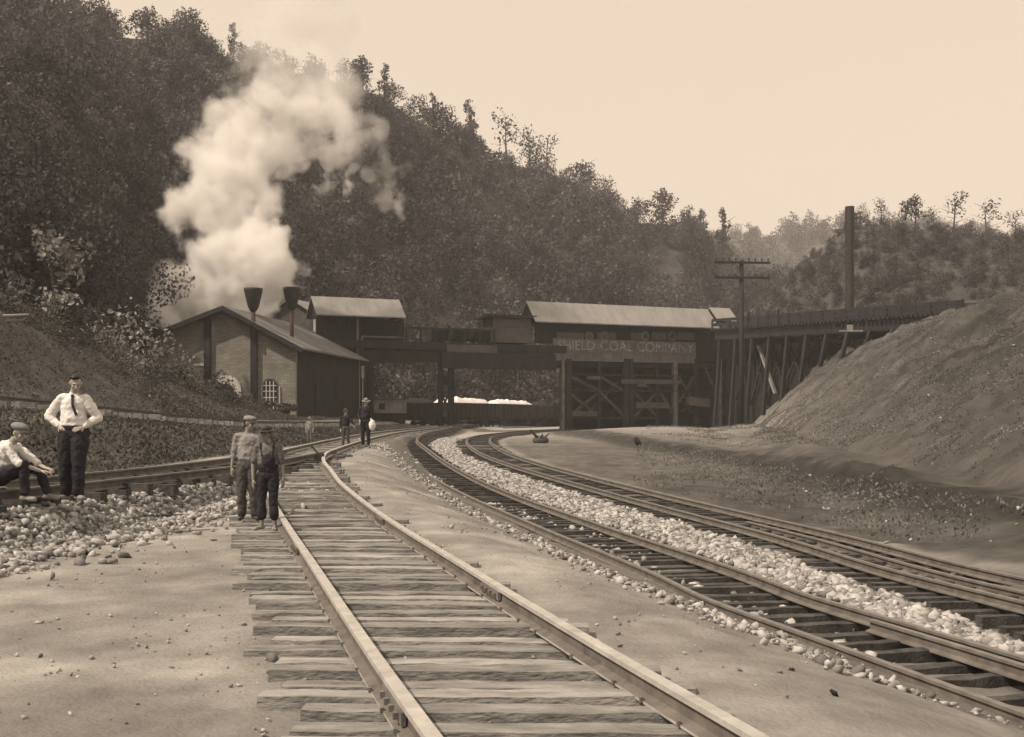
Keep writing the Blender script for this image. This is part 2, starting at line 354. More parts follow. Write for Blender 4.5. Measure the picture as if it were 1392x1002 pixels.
ml = N.new('ShaderNodeMath'); ml.operation = 'MULTIPLY_ADD'; ml.inputs[1].default_value = -.25; L.new(vo.outputs['Distance'], ml.inputs[0]); L.new(na.outputs['Fac'], ml.inputs[2])
bp = N.new('ShaderNodeBump'); bp.inputs['Strength'].default_value = .6; bp.inputs['Distance'].default_value = .07
L.new(ml.outputs[0], bp.inputs['Height']); L.new(bp.outputs[0], N['Principled BSDF'].inputs['Normal'])
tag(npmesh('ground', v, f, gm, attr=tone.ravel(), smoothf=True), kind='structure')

# ------------------------------------------------------------------ hills
def interp_pts(pts, px): 
    a = np.array(pts, float); return [np.interp(px, a[:, 0], a[:, k]) for k in range(1, a.shape[1])]
def hill(name, foot, ridge, m, nu=220, nv=60, rough=4, seed=1, curve=1.0, pxr=None):
    px = np.linspace(foot[0][0], foot[-1][0], nu); fY, fz = interp_pts(foot, px); ry_, rY = interp_pts(ridge, px)
    rx = (px-CX)/F*rY; rz = CAMZ-(ry_-HY)/F*rY; fx = (px-CX)/F*fY
    vv = np.linspace(0, 1.6, nv)[:, None]; t = np.minimum(vv, 1); over = np.maximum(vv-1, 0)
    X = fx+(rx-fx)*vv; Yy = fY+(rY-fY)*vv
    e = t**curve; Z = fz+(rz-fz)*e-over*(rz-fz)*.5
    Z = Z+(fbm(X/28, Yy/28, 4, seed)-.47)*rough*4*np.sin(np.clip(vv, 0, 1)*math.pi)**.5*(vv < 1.01)
    P = np.stack([X, Yy, Z], 2); idx = np.arange(nu*nv).reshape(nv, nu)
    f = np.stack([idx[:-1, :-1].ravel(), idx[:-1, 1:].ravel(), idx[1:, 1:].ravel(), idx[1:, :-1].ravel()], 1)
    o = npmesh(name, P.reshape(-1, 3), f, m, smoothf=True); tag(o, kind='structure')
    return P
hm = mat('forest_floor', 0.05, ns=.05, amt=.4, bump=.5, bs=.5)
fd_foot = [(-420, 42, 4), (-150, 50, 5), (0, 64, 6), (120, 86, 4.5), (200, 114, 1.5), (300, 124, .3), (500, 140, -.3), (750, 165, -.5), (1000, 190, -.5), (1180, 215, -.5)]
fd_ridge = [(-420, -180, 150), (-150, -90, 175), (0, -15, 205), (170, 50, 225), (260, 55, 230), (330, 85, 235), (400, 98, 240), (450, 108, 245), (520, 130, 250), (560, 160, 255), (610, 185, 262), (655, 215, 268), (740, 232, 280), (790, 254, 288), (830, 280, 295), (870, 303, 300), (930, 305, 310), (950, 330, 312), (990, 360, 318), (1050, 388, 330), (1180, 430, 340)]
PF = hill('hillside', fd_foot, fd_ridge, hm, rough=3.2, seed=4, curve=1.08)
rh_foot = [(1020, 150, .5), (1100, 142, 4), (1250, 135, 7), (1450, 125, 8), (1800, 115, 8)]
rh_ridge = [(1020, 420, 190), (1060, 392, 190), (1100, 352, 188), (1130, 328, 187), (1150, 310, 186), (1190, 303, 185), (1260, 310, 184), (1392, 324, 180), (1800, 345, 170)]
rhm = mat('scrubby_hill', 0.055, ns=.35, amt=.45, bump=.6, bs=2)
PR = hill('hill', rh_foot, rh_ridge, rhm, nu=120, nv=40, rough=1.0, seed=8, curve=.8)
dh_foot = [(700, 420, -2), (1000, 420, -2), (1500, 420, -2)]
dh_ridge = [(700, 360, 760), (960, 334, 760), (1040, 322, 760), (1110, 314, 760), (1180, 303, 760), (1300, 318, 760), (1500, 330, 760)]
PD = hill('distant_hill', dh_foot, dh_ridge, mat('far_wooded_hill', 0.09, ns=.03, amt=.4, bump=.6, bs=.2), nu=120, nv=30, rough=4, seed=12)

# ------------------------------------------------------------------ foliage
def leaf_cloud(n, clumps, size, rng, shell=.55):   # quads on the shells of ellipsoid clumps; returns verts, tone
    w_ = np.array([c[3]**2 for c in clumps], float); k = rng.choice(len(clumps), n, p=w_/w_.sum())
    d = rng.normal(size=(n, 3)); d /= np.linalg.norm(d, axis=1)[:, None]
    C = np.array([c[:3] for c in clumps])[k]; r = np.array([c[3] for c in clumps])[k]; fz = np.array([c[4] for c in clumps])[k]
    rad = r*(shell+(1.12-shell)*rng.random(n)**.6)
    P = C+d*rad[:, None]*np.stack([np.ones(n), np.ones(n), fz], 1)
    nn = d+rng.normal(size=(n, 3))*.75; nn /= np.linalg.norm(nn, axis=1)[:, None]
    a = np.cross(nn, rng.normal(size=(n, 3))); a /= np.linalg.norm(a, axis=1)[:, None]; b = np.cross(nn, a)
    s = size*(.5+rng.random(n))[:, None]; q = s*(.45+.5*rng.random(n))[:, None]
    V = np.stack([P-a*s, P-b*q, P+a*s, P+b*q], 1).reshape(-1, 3)
    ct = rng.uniform(.6, 1.5, len(clumps))[k]*rng.uniform(.7, 1.3, n)
    return V, np.repeat(ct, 4)
def quads(n): return np.arange(4*n).reshape(n, 4)
def crown_clumps(h, r, rng, kind='round'):
    cl = []; n = 9 if kind == 'round' else 11
    for i in range(n):
        t = (i+.5)/n
        if kind == 'round': zz = h*(.38+.55*t); rr = r*math.sin(math.pi*(.2+.75*t))
        elif kind == 'tall': zz = h*(.3+.66*t); rr = r*(.55-.35*abs(t-.4))*1.2
        else: zz = h*(.5+.45*t); rr = r*.9
        a = rng.random()*6.28; q = rr*.62*rng.random()**.5
        cl.append((q*math.cos(a), q*math.sin(a), zz, rr*(.38+.25*rng.random()), .75))
    return cl
protos = []
for k in range(7):
    rg = np.random.default_rng(100+k); h = 11; cl = crown_clumps(h, 4.2, rg, 'round')
    for c_ in range(4): cl.append((rg.normal()*2.5, rg.normal()*2.5, 2.5+rg.random()*2, 1.8, .8))
    protos.append(leaf_cloud(720, cl, .27, rg))
fine = []
for k in range(4):
    rg = np.random.default_rng(200+k); cl = crown_clumps(11, 4.2, rg, 'round')
    for c_ in range(4): cl.append((rg.normal()*2.5, rg.normal()*2.5, 2.5+rg.random()*2, 1.8, .8))
    fine.append(leaf_cloud(2400, cl, .145, rg))
def forest(name, P, n, smin, smax, m, seed, vmax=1.05, dense=None, label=None, cat='wood'):
    rg = np.random.default_rng(seed); nv, nu, _ = P.shape; V = []; T = []
    # area-weighted placement over the quads of the hill
    A = np.linalg.norm(np.cross(P[1:, :-1]-P[:-1, :-1], P[:-1, 1:]-P[:-1, :-1]), axis=2)
    vmaxi = int(vmax/1.6*nv); A[vmaxi:] = 0
    dist = P[:-1, :-1, 1]; A = A*np.clip(200/np.maximum(dist, 40), .5, 2.2)
    p = (A/A.sum()).ravel(); ids = rg.choice(len(p), n, p=p)
    for i in ids:
        a, b = divmod(i, nu-1); u, w_ = rg.random(2)
        pos = P[a, b]*(1-u)*(1-w_)+P[a, b+1]*u*(1-w_)+P[a+1, b]*(1-u)*w_+P[a+1, b+1]*u*w_
        v_, t_ = (fine if pos[1] < 125 else protos)[rg.integers(len(fine))]; s = rg.uniform(smin, smax)*(.72 if a > .88*nv/1.6 else 1); an = rg.random()*6.28
        c_, s_ = math.cos(an), math.sin(an); Rm = np.array([[c_, -s_, 0], [s_, c_, 0], [0, 0, rg.uniform(.8, 1.25)]])
        V.append(v_ @ Rm.T*s+pos-np.array([0, 0, 1.5*s])); T.append(t_*rg.uniform(.5, 1.7))
    V = np.concatenate(V); T = np.concatenate(T)
    o = npmesh(name, V, quads(len(V)//4), m, attr=T); tag(o, label, cat, kind='stuff'); return o
forest('forest', PF, 1650, .5, 1.12, M['leaf'], 5, vmax=1.02, label='dark dense wood covering the steep hillside behind the tipple')
forest('distant_forest', PD, 420, 1.3, 2.2, M['leaf'], 6, label='pale hazy wood on the far hill in the gap right of the ridge')
forest('hillside_scrub', PR, 1300, .12, .30, M['leaf'], 7, label='low scrub covering the hill behind the trestle on the right')

def limbs(h, r, rng, n=6):
    mb = MB(); p = Vector((0, 0, -.5)); q = Vector((rng.normal()*.2, rng.normal()*.2, h*.45)); e = Vector((q.x+rng.normal()*.3, q.y, h*.9))
    mb.tube(p, q, h*.022+.05, h*.014, 8); mb.tube(q, e, h*.014, .03, 7)
    for i in range(n):
        t = .3+.6*i/n; b = q.lerp(e, max(0, (t*h-q.z)/(e.z-q.z))) if t*h > q.z else p.lerp(q, t*h/q.z)
        a = rng.random()*6.28; ln = r*(.6+.4*rng.random())
        mb.tube(b, b+Vector((math.cos(a)*ln, math.sin(a)*ln, h*.12)), h*.008+.01, .015, 5)
    return mb
tree_protos = {}
for kind, h, r, n, sz in (('round', 11, 4.3, 620, .30), ('tall', 12, 3.4, 460, .28), ('sparse', 10, 3.6, 230, .24)):
    for j in range(2):
        rg = np.random.default_rng(hash(kind) % 1 + 40+j*7+len(kind)); V, T = leaf_cloud(n, crown_clumps(h, r, rg, kind), sz, rg, .35)
        tr = limbs(h, r, rg)
        c_ = npmesh('crown', V, quads(n), M['leaf'], attr=T); t_ = tr.build('trunk', M['bark'])
        tree_protos[kind, j] = (t_.data, c_.data); bpy.data.objects.remove(c_); bpy.data.objects.remove(t_)
def tree(name, kind, j, loc, sc, label, group=None, rz=0, sxy=1.0):
    e = empty(name, loc, label, 'tree', group, rz); e.scale = (sc*sxy, sc*sxy, sc)
    for nm, me in zip(('trunk', 'crown'), tree_protos[kind, j]):
        o = bpy.data.objects.new(nm, me); COL.objects.link(o); o.parent = e
    return e
def hillpt(P, px, vfrac):                # point of the hill surface under a pixel column
    nv, nu, _ = P.shape; row = P[int(vfrac/1.6*(nv-1))]; cx = row[:, 0]/row[:, 1]*F+CX
    i = int(np.argmin(abs(cx-px))); return Vector(row[i])
ordn = ['first', 'second', 'third', 'fourth', 'fifth', 'sixth', 'seventh', 'eighth', 'ninth', 'tenth', 'eleventh', 'twelfth', 'thirteenth', 'fourteenth', 'fifteenth']
ridge_trees = [  # px, top py, kind, label
 (198, 6, 'round', 'broad leafy tree on the skyline at the top of the photo, left of the steam'),
 (262, 8, 'round', 'leafy skyline tree at the frame top with thin twigs beside the steam'),
 (318, 30, 'tall', 'tree whose crown meets the left edge of the upper steam'),
 (492, 72, 'round', 'tall bushy tree on the ridge just right of the upper steam'),
 (524, 84, 'tall', 'slim ridge tree standing up right of the steam'),
 (588, 124, 'tall', 'small pointed tree on the ridge step above the pale wisp of steam'),
 (637, 134, 'tall', 'upright leafy tree standing free where the ridge drops'),
 (692, 150, 'sparse', 'thin open-crowned tree against the sky at the middle of the ridge'),
 (718, 172, 'sparse', 'bare leaning sapling against the sky in the middle of the ridge'),
 (742, 184, 'sparse', 'short thin tree right of the bare leaning sapling'),
 (792, 214, 'round', 'low rounded tree on the descending ridge'),
 (824, 236, 'sparse', 'ragged tree above the ridge left of the big round tree'),
 (868, 264, 'round', 'small tree beside the big round tree on the lower ridge'),
 (900, 252, 'round', 'big round tree on the lower ridge above the shed roof'),
 (950, 282, 'tall', 'left of two slim trees at the right end of the ridge'),
 (982, 280, 'tall', 'right of two slim trees at the right end of the ridge')]
for i, (px, py, kind, lab) in enumerate(ridge_trees):
    b = hillpt(PF, px, .985); top = CAMZ+(HY-py)/F*b.y; h0 = {'round': 11, 'tall': 12, 'sparse': 10}[kind]
    hh = max(6, top-b.z+1.0); tree('tree', kind, i % 2, b-Vector((0, 0, 1)), hh/h0, lab, 'trees along the ridge', i*1.3, .9 if kind != 'round' else 1.05)
right_trees = [(1195, 272, 'sparse', 'thin tree on the right hill next to the tall dark stack'), (1241, 262, 'round', 'rounded bushy tree on the right hill crest'),
 (1268, 282, 'sparse', 'small spreading tree right of the rounded bushy tree'), (1296, 262, 'sparse', 'slim flat-topped tree on the right hill with a bare trunk'),
 (1342, 272, 'sparse', 'second slim tree from the right edge on the hill crest'), (1380, 288, 'sparse', 'tree on the hill crest at the right edge of the photo'),
 (1166, 288, 'round', 'dark low tree behind the tall dark stack')]
for i, (px, py, kind, lab) in enumerate(right_trees):
    b = hillpt(PR, px, .99); top = CAMZ+(HY-py)/F*b.y; h0 = {'round': 11, 'sparse': 10}[kind]; sc = max(3.5, top-b.z+.6)/h0
    tree('tree', kind, i % 2, b-Vector((0, 0, .5)), sc, lab, 'trees on the right hill crest', i*2.1, 1.15)

# bushes and weeds
def bush(px, py, Y, wm, hm_, m, label, n=700, sz=.10, group=None, stems=False):
    p = Wp(px, py, Y); p.z = float(zt(p.x, p.y)); rg = np.random.default_rng(int(px*7+py))
    cl = [(rg.normal()*wm*.25, rg.normal()*wm*.2, hm_*(.25+.6*rg.random()), min(wm, hm_)*(.2+.2*rg.random()), .85) for _ in range(9)]
    V, T = leaf_cloud(n, cl, sz, rg, .3)
    e = empty('bush', p, label, 'bush', group); npmesh('foliage', V, quads(n), m, e, attr=T)
    mb = MB()
    for k in range(6):
        c_ = cl[k]; mb.tube((rg.normal()*.05, rg.normal()*.05, -.2), c_[:3], .035, .01, 6)
    mb.build('stem', M['bark'], e); return e
bush(78, 560, 52, 2.6, 5.8, M['leaf_pale'], 'pale-leaved small tree high on the left bank', 420, .13)
bush(150, 560, 60, 4.0, 3.6, M['leaf_pale'], 'pale-flowering shrub halfway down the left bank', 420, .12)
bush(232, 560, 76, 3.2, 4.9, M['leaf_pale'], 'pale-leaved bush against the left side of the brick building', 520, .13)
bush(205, 560, 70, 4.5, 3.2, M['brush'], 'dark bush left of the pale-leaved bush by the brick building', 900, .12)
bush(255, 560, 78, 3.0, 1.3, M['brush'], 'brush under the pale arch of the brick building', 900, .11)
bush(338, 560, 80, 3.0, 1.3, M['brush'], 'low brush between the two arches of the brick building', 800, .11)
bush(385, 560, 82, 1.8, 1.2, M['brush'], 'small bush at the near corner of the brick building', 600, .10)
bush(110, 560, 66, 5.0, 4.0, M['leaf'], 'dark shrub behind the small pale-leaved tree', 900, .14)
bush(165, 560, 80, 5.0, 5.5, M['leaf'], 'tall dark shrub left of the lean-to', 900, .14)
bush(40, 560, 62, 5.0, 4.0, M['leaf'], 'dark shrub at the top of the left bank', 900, .14)
def scatter_cover(name, fn, n, size, m, label, cat, seed):
    rg = np.random.default_rng(seed); pts = fn(n, rg); n = len(pts)
    nn = np.stack([rg.normal(size=n)*.9, rg.normal(size=n)*.9, rg.random(n)*.8], 1); nn /= np.linalg.norm(nn, axis=1)[:, None]
    a = np.cross(nn, rg.normal(size=(n, 3))); a /= np.linalg.norm(a, axis=1)[:, None]; b = np.cross(nn, a)
    s = (size*(.4+rg.random(n)))[:, None]
    P = pts+np.stack([np.zeros(n), np.zeros(n), rg.random(n)*size*2.2], 1)
    V = np.stack([P-a*s, P-b*s*.45, P+a*s, P+b*s*.45], 1).reshape(-1, 3)
    T = np.repeat(rg.uniform(.5, 1.6, n)*(.5+1.1*fbm(pts[:, 0]*.6, pts[:, 1]*.6, 3, 77)), 4)
    tag(npmesh(name, V, quads(n), m, attr=T), label, cat, kind='stuff')
def left_cover(n, rg):
    y = rg.uniform(8, 96, n)**1.0; x = np.where(rg.random(n) < .25, rg.uniform(-11, -8.3, n), -13.4-rg.random(n)**1.3*26)
    ok = ~((y > 82) & (x < -15.5)); x = x[ok]; y = y[ok]
    lump = (fbm(x*.5, y*.35, 3, 50)-.3)*1.7*np.clip((-14-x)/5, 0, 1)
    return np.stack([x, y, zt(x, y)+np.clip(lump, 0, 2)*rg.random(len(x))], 1)
scatter_cover('weeds', left_cover, 150000, .055, M['brush'], 'rough weeds and brambles over the left bank', 'weeds', 61)
def right_cover(n, rg):
    y = 9+rg.random(n)**.8*95; x = xb(y)-9+rg.random(n)*33; q = (x < c3(y)+1.3) | (rg.random(n) > .25+.75*smooth(-9, 2, x-xb(y))); x = x[~q]; y = y[~q]; n = len(x)
    k = fbm(x*.6, y*.3, 4, 90) > .33+.22*rg.random(n); x = x[k]; y = y[k]
    return np.stack([x, y, zt(x, y)], 1)
scatter_cover('bank_grass', right_cover, 300000, .05, mat('dry_grass', .15, ns=1, amt=.4, attr=True, trans=.3), 'thin dry grass on the right bank', 'grass', 62)

def undergrowth():
    rg = np.random.default_rng(66); V = []; T = []
    for i in range(900):
        y = rg.uniform(12, 82); x = -14.2-rg.random()**1.2*17
        if fbm(x*.25, y*.12, 3, 71) < .40+.12*rg.random() and x > -22: continue
        v_, t_ = protos[rg.integers(len(protos))]; keep = np.repeat(rg.random(len(v_)//4) < .5, 4); v_ = v_[keep]; t_ = t_[keep]
        s_ = rg.uniform(.06, .22)*(1+.5*(x < -20)); an = rg.random()*6.28; c_, q = math.cos(an), math.sin(an)
        Rm = np.array([[c_, -q, 0], [q, c_, 0], [0, 0, rg.uniform(.6, 1.1)]])
        V.append(v_ @ Rm.T*s_+np.array([x, y, float(zt(x, y))-2.6*s_])); T.append(t_*rg.uniform(.3, 1.9))
    V = np.concatenate(V); T = np.concatenate(T)
    tag(npmesh('undergrowth', V, quads(len(V)//4), M['brush'], attr=T), 'low tangled scrub and briars covering the left bank', 'undergrowth', kind='stuff')
undergrowth()
# ------------------------------------------------------------------ stones
def rocks(pts, sizes, rg):
    n = len(pts); k = .62
    ico = np.array([(-k, -k, -k), (k, -k, -k), (k, k, -k), (-k, k, -k), (-k, -k, k), (k, -k, k), (k, k, k), (-k, k, k), (0, 0, 1.), (0, -.95, 0), (.95, 0, 0), (-.95, 0, 0)])
    F0 = np.array([(0, 3, 2), (0, 2, 1), (4, 5, 8), (5, 6, 8), (6, 7, 8), (7, 4, 8), (0, 1, 9), (1, 5, 9), (5, 4, 9), (4, 0, 9), (1, 2, 10), (2, 6, 10), (6, 5, 10), (5, 1, 10), (2, 3, 7), (2, 7, 6), (3, 0, 11), (0, 4, 11), (4, 7, 11), (7, 3, 11)])
    V = ico[None]*rg.uniform(.55, 1.25, (n, 12, 1)); V = V*rg.uniform(.45, 1.3, (n, 1, 3)); V = V+V[:, :, [1, 2, 0]]*rg.uniform(-.5, .5, (n, 1, 3))
    a = rg.random(n)*6.28; c_, s_ = np.cos(a), np.sin(a); X = V[:, :, 0]*c_[:, None]-V[:, :, 1]*s_[:, None]; Yv = V[:, :, 0]*s_[:, None]+V[:, :, 1]*c_[:, None]
    V = np.stack([X, Yv, V[:, :, 2]*.8], 2)*np.asarray(sizes)[:, None, None]+pts[:, None, :]
    Fc = (F0[None]+12*np.arange(n)[:, None, None]).reshape(-1, 3)
    return V.reshape(-1, 3), Fc, np.repeat(rg.uniform(.3, 1.2, n), 12)
def stones(name, xs, ys, size, label, seed, m=None, sink=.2):
    rg = np.random.default_rng(seed); s = size*(.35+1.5*rg.random(len(xs))**1.6)
    P = np.stack([xs, ys, zt(xs, ys)+s*(.45-sink)], 1); V, Fc, T = rocks(P, s, rg)
    tag(npmesh(name, V, Fc, m or M['stone'], attr=T), label, 'ballast', kind='stuff')
rg = np.random.default_rng(3)
n = 30000; y = 7+rg.random(n)**1.35*70; u = rg.random(n); a = c2(y)+.75+(fbm(y*.9, y*0, 3, 4)-.5)*.5; b = c3(y)-2.0+(fbm(y*.8, y*0+5, 3, 5)-.5)*.6
x = a+(b-a)*u; stones('ballast', x, y, .055, 'pale stone ballast heaped between the two dark tracks on the right', 70, sink=.0)
n = 1500; y = 7+rg.random(n)**1.2*40; x = c2(y)-.75+rg.normal(size=n)*.3; k = fbm(x*1.5, y*.7, 3, 8) > .45; stones('ballast_between_rails', x[k], y[k], .05, 'scattered pale stones between the rails of the nearer dark track', 71)
n = 2600; y = 8+rg.random(n)**1.2*45; x = c2(y)-2.85+rg.normal(size=n)*.3; stones('ballast_edge', x, y, .036, 'pale stones along the near edge of the dark track ties', 72)
n = 17000; y = 7+rg.random(n)*18; u = rg.random(n)**.8; w0 = wB(y); x = cB(y)+.35+(w0*np.interp(y, [12, 16, 20], [.95, .75, .5])+(fbm(y*.7, y*0, 3, 6)-.5)*.5)*u+np.abs(rg.normal(size=n))**3*.05; k = y < 23
stones('ballast_heap', x[k], y[k], .042, 'bright broken stones around the feet of the two men at left', 73, sink=.05)
n = 9000; y = 3+rg.random(n)**1.3*38; x = rg.uniform(-7, 6, n); k = (x < xe2(y)-.3) & (fbm(x*1.2, y, 4, 9) > .42+.16*rg.random(n)); stones('pebbles', x[k], y[k], .013, 'small loose pebbles strewn over the packed dirt', 74)
n = 420; y = 10+rg.random(n)*80; x = xb(y)-3.8+rg.random(n)**1.6*20; stones('bank_stones', x, y, .045, 'small pale stones lying on the right bank', 75)

# ------------------------------------------------------------------ tracks
PROF = [(-.065, 0), (.065, 0), (.065, .015), (.012, .035), (.012, .105), (.034, .115), (.034, .145), (-.034, .145), (-.034, .115), (-.012, .105), (-.012, .035), (-.065, .015)]
def sweep_rail(pts, m, parent, name='rail', org=None):
    vs = []; fs = []; k = len(PROF); org = org or Vector()
    for i, p in enumerate(pts):
        d = (pts[min(i+1, len(pts)-1)]-pts[max(i-1, 0)]).normalized(); r = Vector((d.y, -d.x, 0)).normalized()
        vs += [p-org+r*a*1.15+Vector((0, 0, b-.145)) for a, b in PROF]
    for i in range(len(pts)-1): fs += [(i*k+j, i*k+(j+1) % k, (i+1)*k+(j+1) % k, (i+1)*k+j) for j in range(k)]
    mb = MB(); mb.add(vs, fs+[tuple(range(k)), tuple(range((len(pts)-1)*k, len(pts)*k))]); o = mb.build(name, m, parent)
    o.data.materials.append(M['rail_web']); web = {3, 4, 8, 9, 10}
    for i, p_ in enumerate(o.data.polygons):
        if i < (len(pts)-1)*k and i % k in web: p_.material_index = 1
    return o
def tie_mesh(L_, w_, h_, rg):
    mb = MB(); n = 9; vs = []
    for i in range(n+1):
        x = -L_/2+L_*i/n
        for (a, b) in ((-1, 0), (1, 0), (1, 1), (-1, 1)):
            vs.append((x+0, a*w_/2+rg.normal()*.006, (b-1)*h_+rg.normal()*.005*b))
    fs = [(i*4+j, i*4+(j+1) % 4, i*4+4+(j+1) % 4, i*4+4+j) for i in range(n) for j in range(4)]+[(0, 1, 2, 3), tuple(range(4*n, 4*n+4))]
    mb.add(vs, fs); return mb
TIEM = {}
for key, mm in (('tie', M['tie']), ('tie_pale', M['tie_pale']), ('tie_dark', M['tie_dark'])):
    for j in range(5):
        o = tie_mesh(1, .165, .17, np.random.default_rng(j+9)).build('tie', mm); TIEM[key, j] = o.data; bpy.data.objects.remove(o)
def track(name, label, c, y0, y1, railm, ties, tl, tie_off, spacing, perp=True, extra=None, cap=100, ty0=None, ty1=None, rise=.06):
    org = Vector((float(c(max(y0, 0))), max(y0, 0), 0)); org.z = float(zt(org.x, org.y))
    e = empty(name, org, label, 'railway track', 'railway tracks')
    for off in (0, -GA): sweep_rail(rail_pts(c, off, y0, y1, .2), railm, e, org=org)
    ctr = rail_pts(c, -GA/2, ty0 if ty0 is not None else y0, ty1 or y1, rise)
    cy_ = np.array([p.y for p in ctr]); y = cy_[0]+.2; rg = np.random.default_rng(len(name)+int(y1)); k = 0; mbx = MB(); rest = 0
    while y < cy_[-1]:
        p = Vector([float(np.interp(y, cy_, [q[i] for q in ctr])) for i in range(3)])
        s = float(slope(c, y)); ang = (math.atan2(-s, 1)*.999 if perp else R(-1.5))+rg.normal()*.02
        Lx = tl*(1+rg.normal()*.03); ox = tie_off+rg.normal()*.06
        key = ties if rg.random() > .25 or ties == 'tie_dark' else 'tie_pale'; j = int(rg.integers(5))
        dirv = Vector((math.cos(ang), math.sin(ang), 0)); loc = p+dirv*ox; loc.z += rg.normal()*.018
        if k < cap:
            o = bpy.data.objects.new('tie', TIEM[key, j]); COL.objects.link(o); o.parent = e
            o.location = loc-org; o.rotation_euler = (0, 0, ang); o.scale = (Lx, rg.uniform(.85, 1.15), 1)
        else:
            mbx.box(loc-org-Vector((0, 0, .08)), (Lx, .22, .16), Matrix.Rotation(ang, 3, 'Z')); rest += 1
        k += 1; y += spacing*rg.uniform(.85, 1.15)
    if rest: tag(mbx.build('far_ties', TIEM[ties, 0].materials[0], e), kind='stuff')
    return e, org
t1e, o1 = track('railway_track', 'light dusty track running from the bottom edge past the two boys, on long bleached ties', c1, -1.5, 100, M['rail_lite'], 'tie', 2.4, -.17, .345, perp=False, ty0=3.2, rise=.045)
track('railway_track', 'nearer dark track curving right of the dirt strip, stones strewn between its rails', c2, 1.0, 135, M['rail_dark'], 'tie_dark', 2.6, -.15, .55, ty0=5, rise=.035)
track('railway_track', 'farther dark track on the right, beyond the pale ballast strip', c3, 4.0, 135, M['rail_dark'], 'tie_dark', 2.6, -.1, .55, ty0=8, rise=.035)
track('railway_track', 'short dark-sided track joining from the left behind the standing man', cB, 4, 31.5, M['rail_dark'], 'tie_dark', 2.3, .0, .56)
c0 = cur([0, 15, 25, 45, 70, 100], [-11.2, -11.3, -11.3, -11.2, -11.2, -10.6])
track('railway_track', 'half-buried track on the terrace in front of the brick building', c0, 10, 100, M['wood_mid'], 'tie', 2.4, .0, .6, cap=60)
# fishplates and spikes on the near track
def rail_at(c, off, y):
    s = float(slope(c, y)); n_ = Vector((1, -s, 0)).normalized(); x = float(c(y)); p = Vector((x, y, 0))+n_*off
    pc = Vector((x, y, 0))-n_*GA/2; return Vector((p.x, p.y, float(zt(pc.x, pc.y))+.2)), math.atan2(1, s)
for off, yy in ((0, 9.6), (0, 15.9), (-GA, 13.0), (-GA, 6.2)):
    p, a = rail_at(c1, off, yy); p -= o1; mb = MB(); Rm = Matrix.Rotation(a, 3, 'Z')
    for sd in (-1, 1):
        mb.box(p+Rm @ Vector((0, sd*.035, -.075)), (.62, .025, .07), Rm)
        for b_ in (-.22, -.07, .07, .22): mb.box(p+Rm @ Vector((b_, sd*.06, -.075)), (.035, .03, .035), Rm)
    mb.build('joint_bar', M['rail_dark'], t1e)
mb = MB()
for off in (0, -GA):
    yy = 4.1
    while yy < 28:
        p, a = rail_at(c1, off, yy); p -= o1; Rm = Matrix.Rotation(a, 3, 'Z')
        for sd in (-1, 1): mb.box(p+Rm @ Vector((random.uniform(-.04, .04), sd*.08, -.13)), (.022, .022, .03), Rm)
        yy += random.uniform(.38, .8)
tag(mb.build('rail_spikes', M['rail_dark'], t1e), kind='stuff')
# guard rail on the nearer dark track
pts = rail_pts(c2, .0, 3, 12.8, .2); g2 = [p+Vector((-.17, -.02, -.02)) for p in pts]
gr_ = sweep_rail(g2, M['rail_dark'], None, 'guard_rail'); tag(gr_, 'loose second rail lying against the nearer dark track at lower right', 'rail')
pts = rail_pts(c3, .0, 8, 26, .2); g3 = [p+Vector((-.55, -.02, -.08)) for p in pts]
gr_ = sweep_rail(g3, M['rail_dark'], None, 'spare_rail'); tag(gr_, 'spare rail lying on the tie ends of the farther dark track', 'rail')
# switch lump, stick, plank
p = G(431, 634, .0); mb = MB(); mb.box((0, 0, .08), (.5, .35, .16)).box((.05, 0, .22), (.22, .2, .16)).tube((.05, 0, .28), (-.15, .05, .5), .025, .02, 7).tube((-.3, 0, .1), (-.9, .1, .06), .03, .03, 7)
o = mb.build('switch_stand', M['metal_dark']); o.location = p; tag(o, 'small dark switch lever beside the rail where the near track bends', 'switch')
a = G(392, 700, .12); b = G(403, 688, .22); mb = MB(); mb.tube((0, 0, 0), b-a, .022, .015, 7); o = mb.build('stick', M['wood_lite']); o.location = a; tag(o, 'short pale stick propped on the ties right of the boys', 'stick')
for nm, (x0, y0_, x1, y1_), lab in (('rod', (178, 702, 262, 700), 'thin dark rod lying on the dirt at the edge of the stones'),):
    a = G(x0, y0_, .03); b = G(x1, y1_, .03); mb = MB(); mb.tube((0, 0, 0), b-a, .02, .015, 6); o = mb.build(nm, M['bark']); o.location = a; tag(o, lab, 'rod')
for q, (px, py, s_, lab) in enumerate([(1134, 945, .035, 'dark stone on the dirt right of the near track'), (1076, 912, .028, 'small dark stone on the dirt left of the other dark stone'), (170, 737, .10, 'pale flat stone in the light patch of dirt at left'), (867, 603, .4, 'dark round boulder on the sandy slope below the tipple'), (215, 728, .08, 'pale stone right of the flat stone in the light patch'), (372, 897, .06, 'white stone by the tie ends in the foreground')]):
    p = G(px, py); V, Fc, T = rocks(np.array([[0, 0, s_*.2]]), [s_], np.random.default_rng(q)); o = npmesh('stone', V, Fc, M['coal'] if 'dark' in lab else M['stone'], attr=T); o.location = p; tag(o, lab, 'stone')
p = G(735, 602); mb = MB()
for k in range(7): mb.tube((0, 0, .1), (random.uniform(-1, 1), random.uniform(-.5, .5), random.uniform(.1, 1.0)), .12, .03, 6)
mb.ell((0, 0, .15), (.5, .4, .3)); o = mb.build('stump', M['bark']); o.location = p; tag(o, 'dark rooty stump at the bend inside the farther dark track', 'stump')

